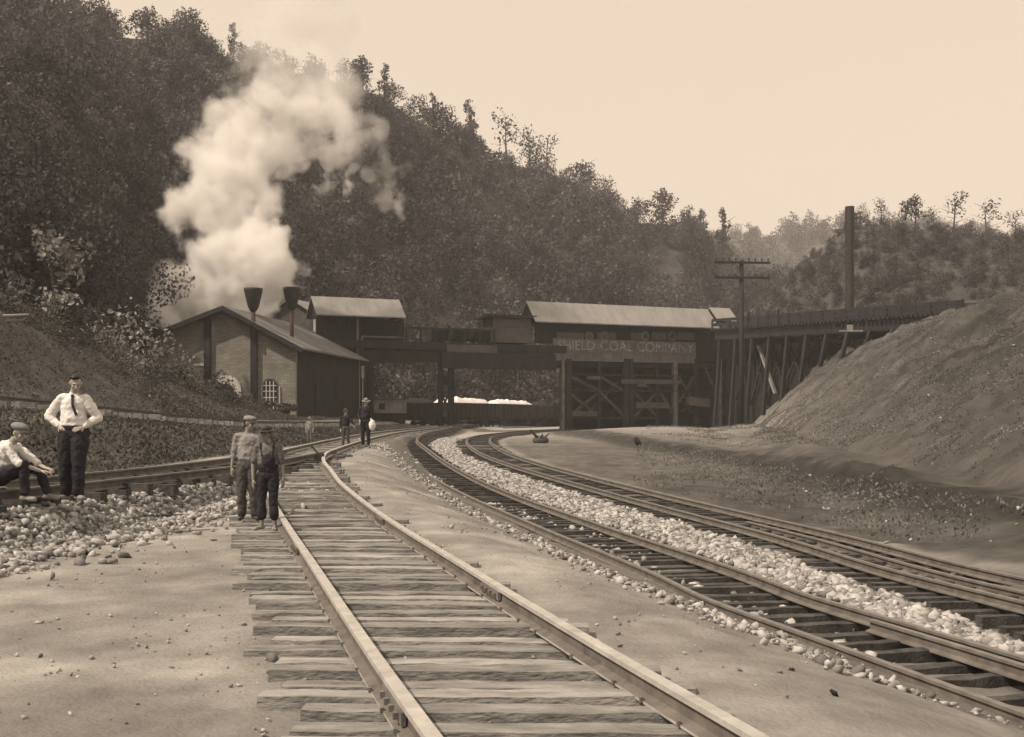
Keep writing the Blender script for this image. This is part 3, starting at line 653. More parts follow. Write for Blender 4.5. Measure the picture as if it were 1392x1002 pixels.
# ------------------------------------------------------------------ brick building
BA = R(-7.5)                                # long axis turned to the right of straight ahead
bo = Vector(((402-CX)/F*88, 88, 0)); bo.z = 0.75
B = empty('brick_building', bo, 'buff brick engine house with arched windows and two flared smokestacks', 'building', rz=BA)
# local: x to the right (wall at x=0), -x along the front, +y along the long side
WD, AP, LN = 12.3, 5.75, 19.2; hR, hA, hL = 6.35, 9.35, 7.0; th = .35
mb = MB(); mb.prism([(0, 0, -1), (-WD, 0, -1), (-WD, 0, hL), (-AP, 0, hA), (0, 0, hR)], (0, th, 0))
front = mb.build('front_wall', M['brick'], B)
MB().span((-th, th, -1), (0, LN-th, hR)).build('side_wall', M['board_dark'], B)  # brick side turned from the sun; its shade put in as dark boards
MB().span((-WD, th, -1), (-WD+th, LN-th, hL-.05)).build('side_wall', M['brick'], B)
MB().prism([(0, LN-th, -1), (-WD, LN-th, -1), (-WD, LN-th, hL), (-AP, LN-th, hA), (0, LN-th, hR)], (0, th, 0)).build('back_wall', M['brick'], B)
def roof_plane(mb, x0, z0, x1, z1, y0, y1, t=.16):
    mb.prism([(x0, y0, z0), (x1, y0, z1), (x1, y0, z1+t), (x0, y0, z0+t)], (0, y1-y0, 0))
sR = (hA-hR)/AP; sL = (hA-hL)/(WD-AP)
mb = MB(); roof_plane(mb, -AP, hA+.02, .75, hR-.75*sR+.02, -.85, LN+.5); rf = mb.build('roof', M['roof_brown'], B)
mb = MB(); roof_plane(mb, -AP-.002, hA+.02, -WD-1.4, hL-1.4*sL+.02, -.85, LN+.5); mb.build('roof', M['roof_brown'], B)
mb = MB()
for (xa, za, xc, zc) in ((-AP, hA, .8, hR-.8*sR), (-AP, hA, -WD-1.4, hL-1.4*sL)):
    mb.prism([(xa, -.95, za-.22), (xc, -.95, zc-.22), (xc, -.95, zc+.16), (xa, -.95, za+.16)], (0, .09, 0))
mb.build('rake_board', M['wood_dark'], B)
for x in (-3.4, -7.3):
    MB().span((x-.26, -.28, -1), (x+.26, -.002, hA-abs(x+AP)*(sR if x > -AP else sL)-.25)).build('pier', M['wood_dark'], B)
def arch_pts(cx, w_, z0, zs, n=14, r=None):
    r = w_/2; return [(cx-r, z0), (cx+r, z0)]+[(cx+r*math.cos(math.pi*i/n), zs+r*math.sin(math.pi*i/n)) for i in range(n+1)]
def arch(cx, w_, z0, zs, y, t, name, m, parent):
    pts = arch_pts(cx, w_, z0, zs); mb = MB(); mb.prism([(a, y, b) for a, b in pts], (0, -t, 0)); return mb.build(name, m, parent)
f1 = arch(-5.75, 2.5, 1.5, 2.75, -.002, .10, 'arch_surround', M['trim'], B); arch(-5.75, 1.25, 1.5, 2.7, -.105, .03, 'pane', M['glass'], f1)
f2 = arch(-2.1, 1.45, 1.2, 3.05, -.002, .07, 'window', M['wood_mid'], B); arch(-2.1, 1.22, 1.25, 3.05, -.075, .03, 'pane', M['glass'], f2)
mb = MB()
for dx in (-.3, 0, .3): mb.span((-2.1+dx-.035, -.13, 1.25), (-2.1+dx+.035, -.107, 3.5))
for z in (1.7, 2.2, 2.7, 3.15): mb.span((-2.65, -.135, z-.03), (-1.55, -.112, z+.03))
mb.build('muntin', M['trim'], f2)
MB().span((-1.34, -.12, 1.2), (-1.27, -.003, 3.1)).build('downpipe', M['trim'], B)
MB().span((-8.5, -.06, 4.75), (-7.9+.3, -.003, 4.95)).build('plate', M['trim'], B)
# doorway and boards on the dark side
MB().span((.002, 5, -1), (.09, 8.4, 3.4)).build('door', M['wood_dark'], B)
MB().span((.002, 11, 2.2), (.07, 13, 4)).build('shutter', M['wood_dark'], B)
def stack(x, y, zb, zt_):
    mb = MB(); mb.lathe([(.17, 0), (.17, zt_-zb-1.9)], (x, y, zb), 14)
    s_ = mb.build('smokestack', mat('red_brown_iron', .035, (1.5, .9, .8), rough=.7), B, True)
    mb = MB(); k = zt_-1.9; mb.lathe([(.22, 0), (.42, .35), (.58, 1.0), (.74, 1.7), (.74, 1.85), (.62, 1.85), (.5, 1.4)], (x, y, k), 18); mb.build('flared_top', M['metal_dark'], s_, True)
stack(-3.35, -.45, 6.8, 10.95+.0); stack(-1.55, 3.6, 6.0, 11.45)
# lean-to at the left
lt_ = empty('lean_to', bo+Vector((-12.9, 2.2, 0)), 'low dark lean-to left of the brick building', 'shed', rz=BA)
mb = MB(); mb.span((-4.2, 0, 6.4), (0, 4, 6.55)); mb.build('roof', M['wood_mid'], lt_)
MB().span((-3.8, .6, -1), (-.1, 3.8, 6.39)).build('wall', M['board_dark'], lt_)
MB().span((-4.1, .1, -1), (-3.9, .3, 6.39)).build('post', M['wood_mid'], lt_)
# small tall house behind
hp = Wp(405, 560, 112); hp.z = .5
hh = empty('hoist_house', hp, 'narrow gabled timber house with a white corner board behind the brick building', 'house', rz=R(-14))
MB().prism([(-2.6, 0, 0), (1.9, 0, 0), (1.9, 0, 11.2), (-.7, 0, 12.8), (-2.6, 0, 11.6)], (0, 6, 0)).build('wall', M['board_mid'], hh)
mb = MB(); roof_plane(mb, -.7, 12.82, 2.6, 10.8, -.5, 6.5, .12); mb.build('roof', M['roof_lite'], hh)
mb = MB(); roof_plane(mb, -.702, 12.82, -3.2, 11.25, -.5, 6.5, .12); mb.build('roof', M['roof_brown'], hh)
MB().span((1.72, -.05, 0), (1.95, -.002, 11.1)).build('corner_board', M['trim'], hh)

# ------------------------------------------------------------------ tipple
UA = math.atan2(.394, .919); uo = Vector((-7.17, 112, 0))
def U(px, v=0.0):                          # distance along the bridge seen at pixel column px, on the plane v
    k = (px-CX)/F; ox = uo.x-.394*v; oy = uo.y+.919*v
    return (k*oy-ox)/(.919-k*.394)
def ZU(px, py, v=0.0):
    t = U(px, v); Y = uo.y+.394*t+.919*v; return CAMZ-(py-HY)/F*Y
def rect(mb, x0, x1, pt, pb, v0, v1):      # box from pixel columns and rows on the plane v0, back to v1
    a, b = U(x0, v0), U(x1, v0); z1 = (ZU(x0, pt, v0)+ZU(x1, pt, v0))/2; z0 = (ZU(x0, pb, v0)+ZU(x1, pb, v0))/2
    return mb.span((a, v0, z0), (b, v1, z1))
def pbar(mb, x0, y0, x1, y1, v, w_, d=.2):
    return mb.beam((U(x0, v), v, ZU(x0, y0, v)), (U(x1, v), v, ZU(x1, y1, v)), w_, d)
T = empty('coal_tipple', uo, 'long dark timber coal tipple bridging the tracks with pale shed roofs', 'tipple', rz=UA)
def gable(x0, x1, ridge_l, ridge_r, eave_l, eave_r, v, depth, name, m, parent, over=.0):
    # roof whose front eave and ridge lie on given pixels; ridge at mid depth
    u0, u1 = U(x0, v), U(x1, v); ze = (ZU(x0, eave_l, v)+ZU(x1, eave_r, v))/2; vr = v+depth/2
    zr = (ZU(x0, ridge_l, vr)+ZU(x1, ridge_r, vr))/2; mb = MB(); t = .12
    mb.prism([(u0, v, ze), (u0, vr, zr), (u0, vr, zr+t), (u0, v, ze+t)], (u1-u0, 0, 0))
    mb.prism([(u0, vr+.002, zr), (u0, v+depth, ze), (u0, v+depth, ze+t), (u0, vr+.002, zr+t)], (u1-u0, 0, 0))
    r_ = mb.build(name, m, parent)
    MB().prism([(u0+.4, v+.6, ze-.02), (u0+.4, vr, zr-.02), (u0+.4, v+depth-.6, ze-.02)], (.1, 0, 0)).build('gable', M['board_dark'], parent)
    MB().prism([(u1-.5, v+.6, ze-.02), (u1-.5, vr, zr-.02), (u1-.5, v+depth-.6, ze-.02)], (.1, 0, 0)).build('gable', M['board_dark'], parent)
    return u0, u1, ze, zr
# left head house
a0 = gable(430, 552, 405, 409, 427, 434, -1.6, 4.6, 'roof', M['roof_lite'], T)
mb = MB(); rect(mb, 430, 549, 434, 492, 2.2, 2.4); mb.build('back_wall', M['board_dark'], T)
mb = MB(); rect(mb, 430, 486, 434, 470, .0, .15); mb.build('front_wall', M['board_dark'], T)
for x in (432, 486, 544): mb = MB(); pbar(mb, x, 431, x, 492, -.2, .25); mb.build('post', M['wood_mid'] if x == 486 else M['wood_dark'], T)
mb = MB(); rect(mb, 492, 548, 457, 459, -.3, -.15); mb.build('railing', M['wood_mid'], T)
mb = MB(); pbar(mb, 492, 458, 492, 485, -.3, .18); mb.build('railing_post', M['wood_mid'], T)
# deck and truss of the bridge
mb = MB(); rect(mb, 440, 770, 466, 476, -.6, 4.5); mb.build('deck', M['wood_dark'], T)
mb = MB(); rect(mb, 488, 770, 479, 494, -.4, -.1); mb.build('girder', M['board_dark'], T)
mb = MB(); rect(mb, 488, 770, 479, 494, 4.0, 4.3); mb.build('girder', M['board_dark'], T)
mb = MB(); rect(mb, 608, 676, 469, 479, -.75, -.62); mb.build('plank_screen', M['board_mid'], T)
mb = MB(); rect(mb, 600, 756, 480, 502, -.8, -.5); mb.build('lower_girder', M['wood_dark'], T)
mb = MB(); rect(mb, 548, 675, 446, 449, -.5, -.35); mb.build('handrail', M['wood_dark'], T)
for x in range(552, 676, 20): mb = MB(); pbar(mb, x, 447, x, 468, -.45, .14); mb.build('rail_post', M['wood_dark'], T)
# legs below the bridge
def leg(x, top, bot, v, w_, m='wood_dark', lean=0): mb = MB(); pbar(mb, x, top, x+lean, bot, v, w_, w_); mb.build('leg', M[m], T)
for x, v_, w_ in ((495, -.3, .55), (503, -.3, .45), (496, 4.1, .45), (504, 4.1, .45), (598, -.2, .32), (612, -.2, .38), (600, 4.1, .3), (615, 4.1, .3)): leg(x, 490, 590, v_, w_)
for y0_, y1_ in ((505, 530), (532, 560)):
    mb = MB(); pbar(mb, 598, y0_, 612, y1_, -.25, .1); pbar(mb, 612, y0_, 598, y1_, -.25, .1); mb.build('brace', M['wood_dark'], T)
mb = MB(); rect(mb, 596, 615, 521, 524, -.35, -.1); mb.build('brace', M['wood_dark'], T)
mb = MB(); rect(mb, 596, 615, 556, 559, -.35, -.1); mb.build('brace', M['wood_dark'], T)
# small shed on the bridge
mb = MB(); rect(mb, 671, 722, 431, 466, -.5, 2.6); mb.build('cabin', M['board_mid'], T)
mb = MB(); rect(mb, 664, 730, 428, 431.5, -1.1, 3.2); mb.build('cabin_roof', M['wood_dark'], T)
mb = MB(); rect(mb, 684, 706, 435, 445, -.56, -.505); mb.build('cabin_window', M['glass'], T)
# main shed
gable(728, 978, 413, 421, 437, 448, -1.6, 4.8, 'roof', M['roof_lite'], T)
gable(976, 1004, 420, 421, 436, 438, -1.0, 3.6, 'roof', M['roof_lite'], T)
mb = MB(); rect(mb, 728, 1002, 446, 470, 2.6, 2.8); mb.build('back_wall', M['board_dark'], T)
mb = MB(); rect(mb, 728, 980, 443, 470, -.2, 0); mb.build('upper_wall', M['board_dark'], T)
for x0, x1 in ((757, 794), (812, 818), (828, 838), (858, 872), (886, 906), (921, 944)):
    mb = MB(); rect(mb, x0, x1, 452, 462, -.27, -.203); mb.build('wall_panel', M['board_mid'], T)
for x in (801, 822, 877, 914):
    mb = MB(); c_ = (U(x, -.3), -.3, ZU(x, 457, -.3)); mb.tube((c_[0], -.32, c_[2]), (c_[0], -.203, c_[2]), .52, .52, 16); mb.build('porthole', M['wood_mid'], T)
    mb = MB(); mb.tube((c_[0], -.36, c_[2]), (c_[0], -.322, c_[2]), .33, .33, 16); mb.build('pane', M['glass'], T)
# sign board
sg_m = board_mat('faded_sign_boards', .12, .5)
us0, us1 = U(752, -.5), U(946, -.5); zs1 = ZU(752, 459.5, -.5); zs0 = ZU(752, 490, -.5)
MB().span((us0, -.5, zs0), (us1, -.35, zs1)).build('sign_board', sg_m, T)
MB().span((us0, -.56, zs0+(zs1-zs0)*.42), (us1, -.502, zs0+(zs1-zs0)*.42+.07)).build('sign_batten', M['wood_mid'], T)
def text(s, u, z, size, width, m, name):
    cu = bpy.data.curves.new(name, 'FONT'); cu.body = s; cu.size = size; cu.extrude = .015
    o = bpy.data.objects.new('tmp', cu); COL.objects.link(o)
    dg = bpy.context.evaluated_depsgraph_get(); me = bpy.data.meshes.new_from_object(o.evaluated_get(dg)); bpy.data.objects.remove(o)
    xs = [q.co.x for q in me.vertices]; k = width/(max(xs)-min(xs)); x0 = min(xs)
    me.transform(Matrix.Translation((u, -.54, z)) @ Matrix.Rotation(R(90), 4, 'X') @ Matrix.Diagonal((k, 1, 1, 1)) @ Matrix.Translation((-x0, 0, 0)))
    me.materials.clear(); me.materials.append(m); o = bpy.data.objects.new(name, me); COL.objects.link(o); o.parent = T; return o
lm = mat('faded_white_lettering', .24, ns=2.5, amt=.6)
zl = zs0+(zs1-zs0)*.5
ua, ub, uc, ud, ue = U(758, -.5), U(808, -.5), U(820, -.5), U(860, -.5), U(943, -.5)
text('SHIELD', ua, zl, 1.45, ub-ua, lm, 'sign_lettering')
text('COAL', U(816, -.5), zl, 1.5, U(860, -.5)-U(816, -.5), lm, 'sign_lettering')
text('COMPANY', U(866, -.5), zl, 1.5, ue-U(866, -.5), lm, 'sign_lettering')
# works below the main shed
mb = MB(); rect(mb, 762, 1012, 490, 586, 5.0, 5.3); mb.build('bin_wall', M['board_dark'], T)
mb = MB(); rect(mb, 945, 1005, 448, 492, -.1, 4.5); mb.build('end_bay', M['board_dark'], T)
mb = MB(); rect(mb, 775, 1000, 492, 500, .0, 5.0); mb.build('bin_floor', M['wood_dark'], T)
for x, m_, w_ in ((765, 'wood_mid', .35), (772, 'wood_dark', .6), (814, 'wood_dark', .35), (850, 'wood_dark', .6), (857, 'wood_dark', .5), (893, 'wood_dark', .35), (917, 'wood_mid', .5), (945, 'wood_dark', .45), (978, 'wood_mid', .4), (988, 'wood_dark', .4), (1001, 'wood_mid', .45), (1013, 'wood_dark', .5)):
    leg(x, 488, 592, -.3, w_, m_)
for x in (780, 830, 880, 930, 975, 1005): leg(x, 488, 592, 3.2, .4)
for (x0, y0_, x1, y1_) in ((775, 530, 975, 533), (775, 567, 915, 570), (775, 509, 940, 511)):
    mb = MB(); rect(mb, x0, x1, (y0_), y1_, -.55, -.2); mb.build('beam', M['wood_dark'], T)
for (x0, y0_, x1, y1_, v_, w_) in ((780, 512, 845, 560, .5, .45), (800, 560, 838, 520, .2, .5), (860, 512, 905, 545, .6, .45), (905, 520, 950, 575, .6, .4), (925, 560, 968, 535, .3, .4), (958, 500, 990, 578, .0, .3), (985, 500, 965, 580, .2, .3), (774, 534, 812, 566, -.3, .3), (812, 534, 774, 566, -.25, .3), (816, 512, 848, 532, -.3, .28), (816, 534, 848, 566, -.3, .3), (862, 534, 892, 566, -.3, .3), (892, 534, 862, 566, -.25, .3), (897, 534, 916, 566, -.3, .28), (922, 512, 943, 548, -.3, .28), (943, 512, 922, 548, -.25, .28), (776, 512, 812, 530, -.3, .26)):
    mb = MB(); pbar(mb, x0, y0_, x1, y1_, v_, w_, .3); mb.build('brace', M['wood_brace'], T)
def chute(x0, y0_, x1, y1_, w_, v_, m='board_mid'):
    mb = MB(); pbar(mb, x0, y0_, x1, y1_, v_, .9*w_, .9); mb.build('chute', M[m], T)
chute(935, 545, 962, 548, 1.0, -.7)
for (x0, x1, a_, b_) in ((845, 926, 516, 522), (779, 812, 559, 566), (865, 909, 547, 555), (798, 816, 511, 516), (866, 878, 521, 526)):
    mb = MB(); rect(mb, x0, x1, a_, b_, -.75, -.58); mb.build('plank', M['board_mid'], T)
# mine cars on the bridge
def mine_car(px0, px1, i):
    u0, u1 = U(px0, .6), U(px1, .6); p = uo+Vector((.919*(u0+u1)/2-.394*1.2, .394*(u0+u1)/2+.919*1.2, ZU((px0+px1)/2, 466.5, .6)))
    e = empty('mine_car', p, ['dark mine car on the bridge nearest the left head house', 'dark mine car in the middle of the row on the bridge', 'dark mine car on the bridge just left of the small cabin'][i], 'mine car', 'mine cars on the bridge', UA)
    l = (u1-u0)/2-.15; mb = MB()
    mb.prism([(-l, -.65, .3), (l, -.65, .3), (l, -.85, 1.35), (-l, -.85, 1.35)], (0, .08, 0)); mb.prism([(-l, .65, .3), (l, .65, .3), (l, .85, 1.35), (-l, .85, 1.35)], (0, -.08, 0))
    mb.span((-l, -.8, .3), (-l+.08, .8, 1.3)).span((l-.08, -.8, .3), (l, .8, 1.3)).span((-l, -.65, .22), (l, .65, .3)); mb.build('body', M['board_dark'], e)
    mb = MB(); mb.ell((0, 0, 1.2), (l*.92, .7, .33), n=16, m=8); mb.build('coal_load', M['coal'] if i != 1 else M['wood_mid'], e)
    for sx in (-1, 1):
        for sy in (-1, 1): mb = MB(); mb.tube((sx*l*.5, sy*.6, .2), (sx*l*.5, sy*.52, .2), .2, .2, 14); mb.build('wheel', M['metal_dark'], e)
for i, (a, b) in enumerate(((584, 611), (613, 640), (642, 668))): mine_car(a, b, i)
# trestle to the right bank
tp0 = Wp(985, 448, 122); tp1 = Wp(1330, 424, 88)
TR = empty('trestle', (tp0.x, tp0.y, 0), 'dark timber trestle running from the tipple onto the right bank', 'trestle')
q0 = Vector((0, 0, tp0.z)); q1 = tp1-Vector((tp0.x, tp0.y, 0)); dv = q1-q0; side = Vector((-dv.y, dv.x, 0)).normalized()
def tpos(t, s=0, z=0): return q0+dv*t+side*s+Vector((0, 0, z))
mb = MB()
for s_ in (-1.1, 1.1): mb.beam(tpos(0, s_, -.7), tpos(1, s_, -.7), .3, .9)
mb.build('stringer', M['wood_dark'], TR)
mb = MB()
for k in range(64):
    t = k/64; mb.beam(tpos(t, -1.7, -.12), tpos(t, 1.7, -.12), .3, .2)
tag(mb.build('deck_ties', M['wood_dark'], TR), kind='stuff')
for s_ in (-1.6, 1.6):
    mb = MB(); mb.beam(tpos(0, s_, .95), tpos(1, s_, .75), .12, .3); mb.beam(tpos(0, s_, .45), tpos(1, s_, .35), .1, .35); mb.build('handrail', M['wood_dark'], TR)
for k in range(22):
    t = k/21; mb = MB(); mb.beam(tpos(t, -1.6, -.1), tpos(t, -1.6, .95+(.55 if k in (4, 6, 7) else 0)), .16, .16); mb.build('rail_post', M['wood_dark'], TR)
for k in range(11):
    t = k/12+.02
    for s_ in (-1, 1):
        a = tpos(t, s_*1.0, -1.0); wpt = a+Vector((tp0.x, tp0.y, 0)); g = float(zt(wpt.x, wpt.y))-.4
        if g > a.z-.3: continue
        mb = MB(); mb.beam(a, Vector((a.x+s_*side.x*.8, a.y+s_*side.y*.8, g)), .34, .34); mb.build('leg', M['wood_dark'], TR)
    a = tpos(t, 1.0, -1.2); b = tpos(t+.08, 1.0, -1.2); g = float(zt(b.x+tp0.x, b.y+tp0.y))
    if b.z-g > 1.5:
        mb = MB(); mb.beam(a, Vector((b.x, b.y, max(g+.3, b.z-7))), .2, .2); mb.beam(Vector((a.x, a.y, max(g+.5, a.z-6.5))), b, .2, .2); mb.build('brace', M['wood_dark'], TR)
for k in range(26):
    t = k/26; a = tpos(t, 1.4, -1.0); g = float(zt(a.x+tp0.x, a.y+tp0.y))
    if a.z-g > .4:
        b = tpos(t+1/26+.002, 1.4, -1.0); mb = MB(); mb.prism([a, b, Vector((b.x, b.y, g-.5)), Vector((a.x, a.y, g-.5))], side*.1); mb.build('shade_sheet', M['board_dark'], TR)  # dark sheets added behind the legs to stand for murky shade below the deck
p = Wp(1031, 470, 116); q = Wp(1054, 535, 114); mb = MB(); mb.beam((0, 0, 0), q-p, .35, .2); o = mb.build('brace_pole', M['wood_lite']); o.location = p; tag(o, 'pale slanting pole leaning against the trestle above the bank', 'pole')
p = Wp(1157, 450, 98); mb = MB(); mb.box((0, 0, 0), (2.0, .4, .12)).box((-.1, 0, .3), (.5, .12, .5)); o = mb.build('plank', M['wood_lite']); o.location = p; tag(o, 'short pale plank on the trestle below the tall stack', 'plank')

# tall dark stack
p = Wp(1155, 450, 114); p.z = float(zt(p.x, p.y))-.3; top = Wp(1155, 281, 114).z-p.z
SK = empty('smokestack', p, 'tall square-topped dark stack rising behind the trestle', 'smokestack')
MB().lathe([(.46, 0), (.42, top-3.6)], n=20).build('shaft', M['metal_dark'], SK)
MB().lathe([(.47, top-3.6), (.47, top)], n=20).build('upper_shaft', M['metal_dark'], SK)
MB().tube((.45, 0, 1), (.45, 0, top-6), .03, .03, 6).build('ladder_pole', M['metal_dark'], SK)
# telegraph pole
p = Wp(1008, 583, 100); p.z = float(zt(p.x, p.y))-.2; top = Wp(1008, 354, 100).z-p.z
TP = empty('telegraph_pole', p, 'telegraph pole with two crossarms right of the long shed roof', 'telegraph pole', rz=R(4))
MB().tube((0, 0, 0), (0, 0, top), .27, .2, 12).build('pole', M['wood_dark'], TP, True)
for py in (357.5, 378):
    z = Wp(1008, py, 100).z-p.z; xx = MB().box((0, -.25, z), (5.1, .14, .2)).build('crossarm', M['wood_dark'], TP)
    for k in (-2.4, -1.8, -1.2, -.6, .6, 1.2, 1.8, 2.4): MB().lathe([(.03, 0), (.03, .1), (.09, .12), (.09, .2), (.05, .3)], (k, -.25, z+.1), 8).build('insulator', M['metal_dark'], xx)

# ------------------------------------------------------------------ coal train and small things beyond the bridge
def rail_car(px0, Y0, px1, Y1, z1, label, load, m='board_dark', zb=.1):
    a = Wp(px0, 565, Y0); b = Wp(px1, 565, Y1); a.z = b.z = 0; d = b-a; L_ = d.length/2-.3; c_ = (a+b)/2; c_.z = zb
    e = empty('hopper_car', c_, label, 'railway car', 'railway cars under the tipple', math.atan2(d.y, d.x))
    h = z1-zb; mb = MB()
    for s_ in (-1, 1): mb.span((-L_, s_*1.4-.05, 1.0), (L_, s_*1.4+.05, h))
    for s_ in (-1, 1): mb.span((s_*L_-.06, -1.34, 1.0), (s_*L_+.06, 1.34, h))
    mb.span((-L_, -1.3, .9), (L_, 1.3, 1.0)); mb.build('body', M[m], e)
    mb = MB(); n_ = int(L_*2/1.1)
    for k in range(n_+1):
        for s_ in (-1, 1): mb.box((-L_+.1+k*(2*L_-.2)/n_, s_*1.5, (1.0+h)/2), (.12, .1, h-1))
    tag(mb.build('side_ribs', M['metal_dark'], e), kind='stuff')
    if load is not None:
        mb = MB(); nx = 24
        vs = []; 
        for i in range(nx+1):
            for j in range(7):
                x = -L_+.1+(2*L_-.2)*i/nx; y = -1.3+2.6*j/6; e_ = math.sin(math.pi*j/6)*min(1, i/2, (nx-i)/2)
                vs.append((x, y, h-.25+e_*(.55+.35*vnoise(x*.6+px0, y*.5)+(.2*vnoise(x*2, y*2)))))
        fs = [(i*7+j, i*7+j+1, i*7+j+8, i*7+j+7) for i in range(nx) for j in range(6)]; mb.add(vs, fs)
        mb.build('load', load, e)
    for sx in (-1, 1):
        tk = MB().box((sx*L_*.66, 0, .55), (1.9, 1.9, .3)).build('truck', M['metal_dark'], e)
        for dx in (-.75, .75):
            for sy in (-.78, .78): MB().tube((sx*L_*.66+dx, sy-.07, .42), (sx*L_*.66+dx, sy+.07, .42), .42, .42, 16).build('wheel', M['metal_dark'], tk)
rail_car(592, 127, 662, 139, 3.0, 'coal car with the bright pale load under the bridge, nearest the thin legs', M['white_load'])
rail_car(664, 139.5, 720, 156, 3.0, 'farther coal car with a bright pale load left of the tipple posts', M['white_load'])
rail_car(505, 119, 590, 126.5, 2.9, 'dark empty coal car left of the car with the pale load', M['coal'])
rail_car(722, 156.5, 775, 178, 2.9, 'dark coal car farthest right, half hidden by the tipple posts', M['coal'])
p = Wp(527, 575, 113); p.z = float(zt(p.x, p.y)); pw_ = empty('pale_shed', p, 'small pale-boarded shed between the men and the coal cars', 'shed', rz=R(-8))
MB().span((-1.6, 0, .9), (1.5, 2, 2.3)).build('wall', M['board_lite'], pw_); MB().span((-1.8, -.2, 2.31), (1.7, 2.2, 2.42)).build('roof', M['wood_mid'], pw_)
MB().span((-1.5, .1, -.2), (1.4, 1.9, .895)).build('base', M['wood_dark'], pw_); MB().span((-.9, -.03, 1.3), (-.3, -.002, 1.9)).build('window', M['glass'], pw_)
for px, a_, b_, lab in ((556, 505, 524, 'thin white post standing on the hillside under the bridge'), (493, 499, 514, 'short white post by the far corner of the brick building')):
    Y_ = 150 if px == 556 else 108; p = Wp(px, b_, Y_); q = Wp(px, a_, Y_); mb = MB(); mb.box((0, 0, (q.z-p.z)/2), (.25, .25, q.z-p.z)); mb.box((0, 0, q.z-p.z+.05), (.32, .32, .1)); mb.tube((0, 0, -5 if px == 556 else -5), (0, 0, 0), .05, .05, 6)
    o = mb.build('post', M['trim']); o.location = p; tag(o, lab, 'post')
# logs at far left bank
p = Wp(12, 412, 40); p.z = float(zt(p.x, p.y))+.12
for k, (dx, dz, r_) in enumerate(((0, 0, .1), (.3, .2, .09))):
    mb = MB(); mb.tube((-.5, 0, 0), (.35, .2, .07), r_*.8, r_*.5, 9); o = mb.build('log', M['wood_lite']); o.location = p+Vector((dx, 0, dz)); tag(o, ['pale log lying on the left bank, lower of two', 'pale log lying on the left bank, upper of two'][k], 'log')

# ------------------------------------------------------------------ people (x to the right of the picture, y away from the camera, z up)
def V3(*a): return Vector(a)
def hand(mb, wr, d, nrm, s, curl=.5, thumb=1):
    d = Vector(d).normalized(); nrm = Vector(nrm).normalized(); sd = d.cross(nrm).normalized(); nrm = sd.cross(d).normalized()
    c_ = Vector(wr)+d*.05*s; Mx = Matrix((sd, nrm, d)).transposed(); mb.ell(c_, (.04*s, .018*s, .052*s), Mx)
    for k, (o, l) in enumerate(((-.03, .062), (-.01, .074), (.01, .07), (.03, .055))):
        b = c_+sd*o*s+d*.04*s; m_ = b+d*l*.5*s+nrm*curl*.012*s; e = m_+(d*(1-curl*.6)+nrm*curl).normalized()*l*.5*s
        mb.cap(b, m_, .0105*s, .0095*s); mb.cap(m_, e, .0095*s, .008*s)
    b = c_-sd*.032*s*thumb-d*.02*s; m_ = b+(d*.6-sd*thumb*.6+nrm*.3).normalized()*.04*s; mb.cap(b, m_, .013*s, .011*s); mb.cap(m_, m_+(d*.9+nrm*.4).normalized()*.03*s, .011*s, .009*s)
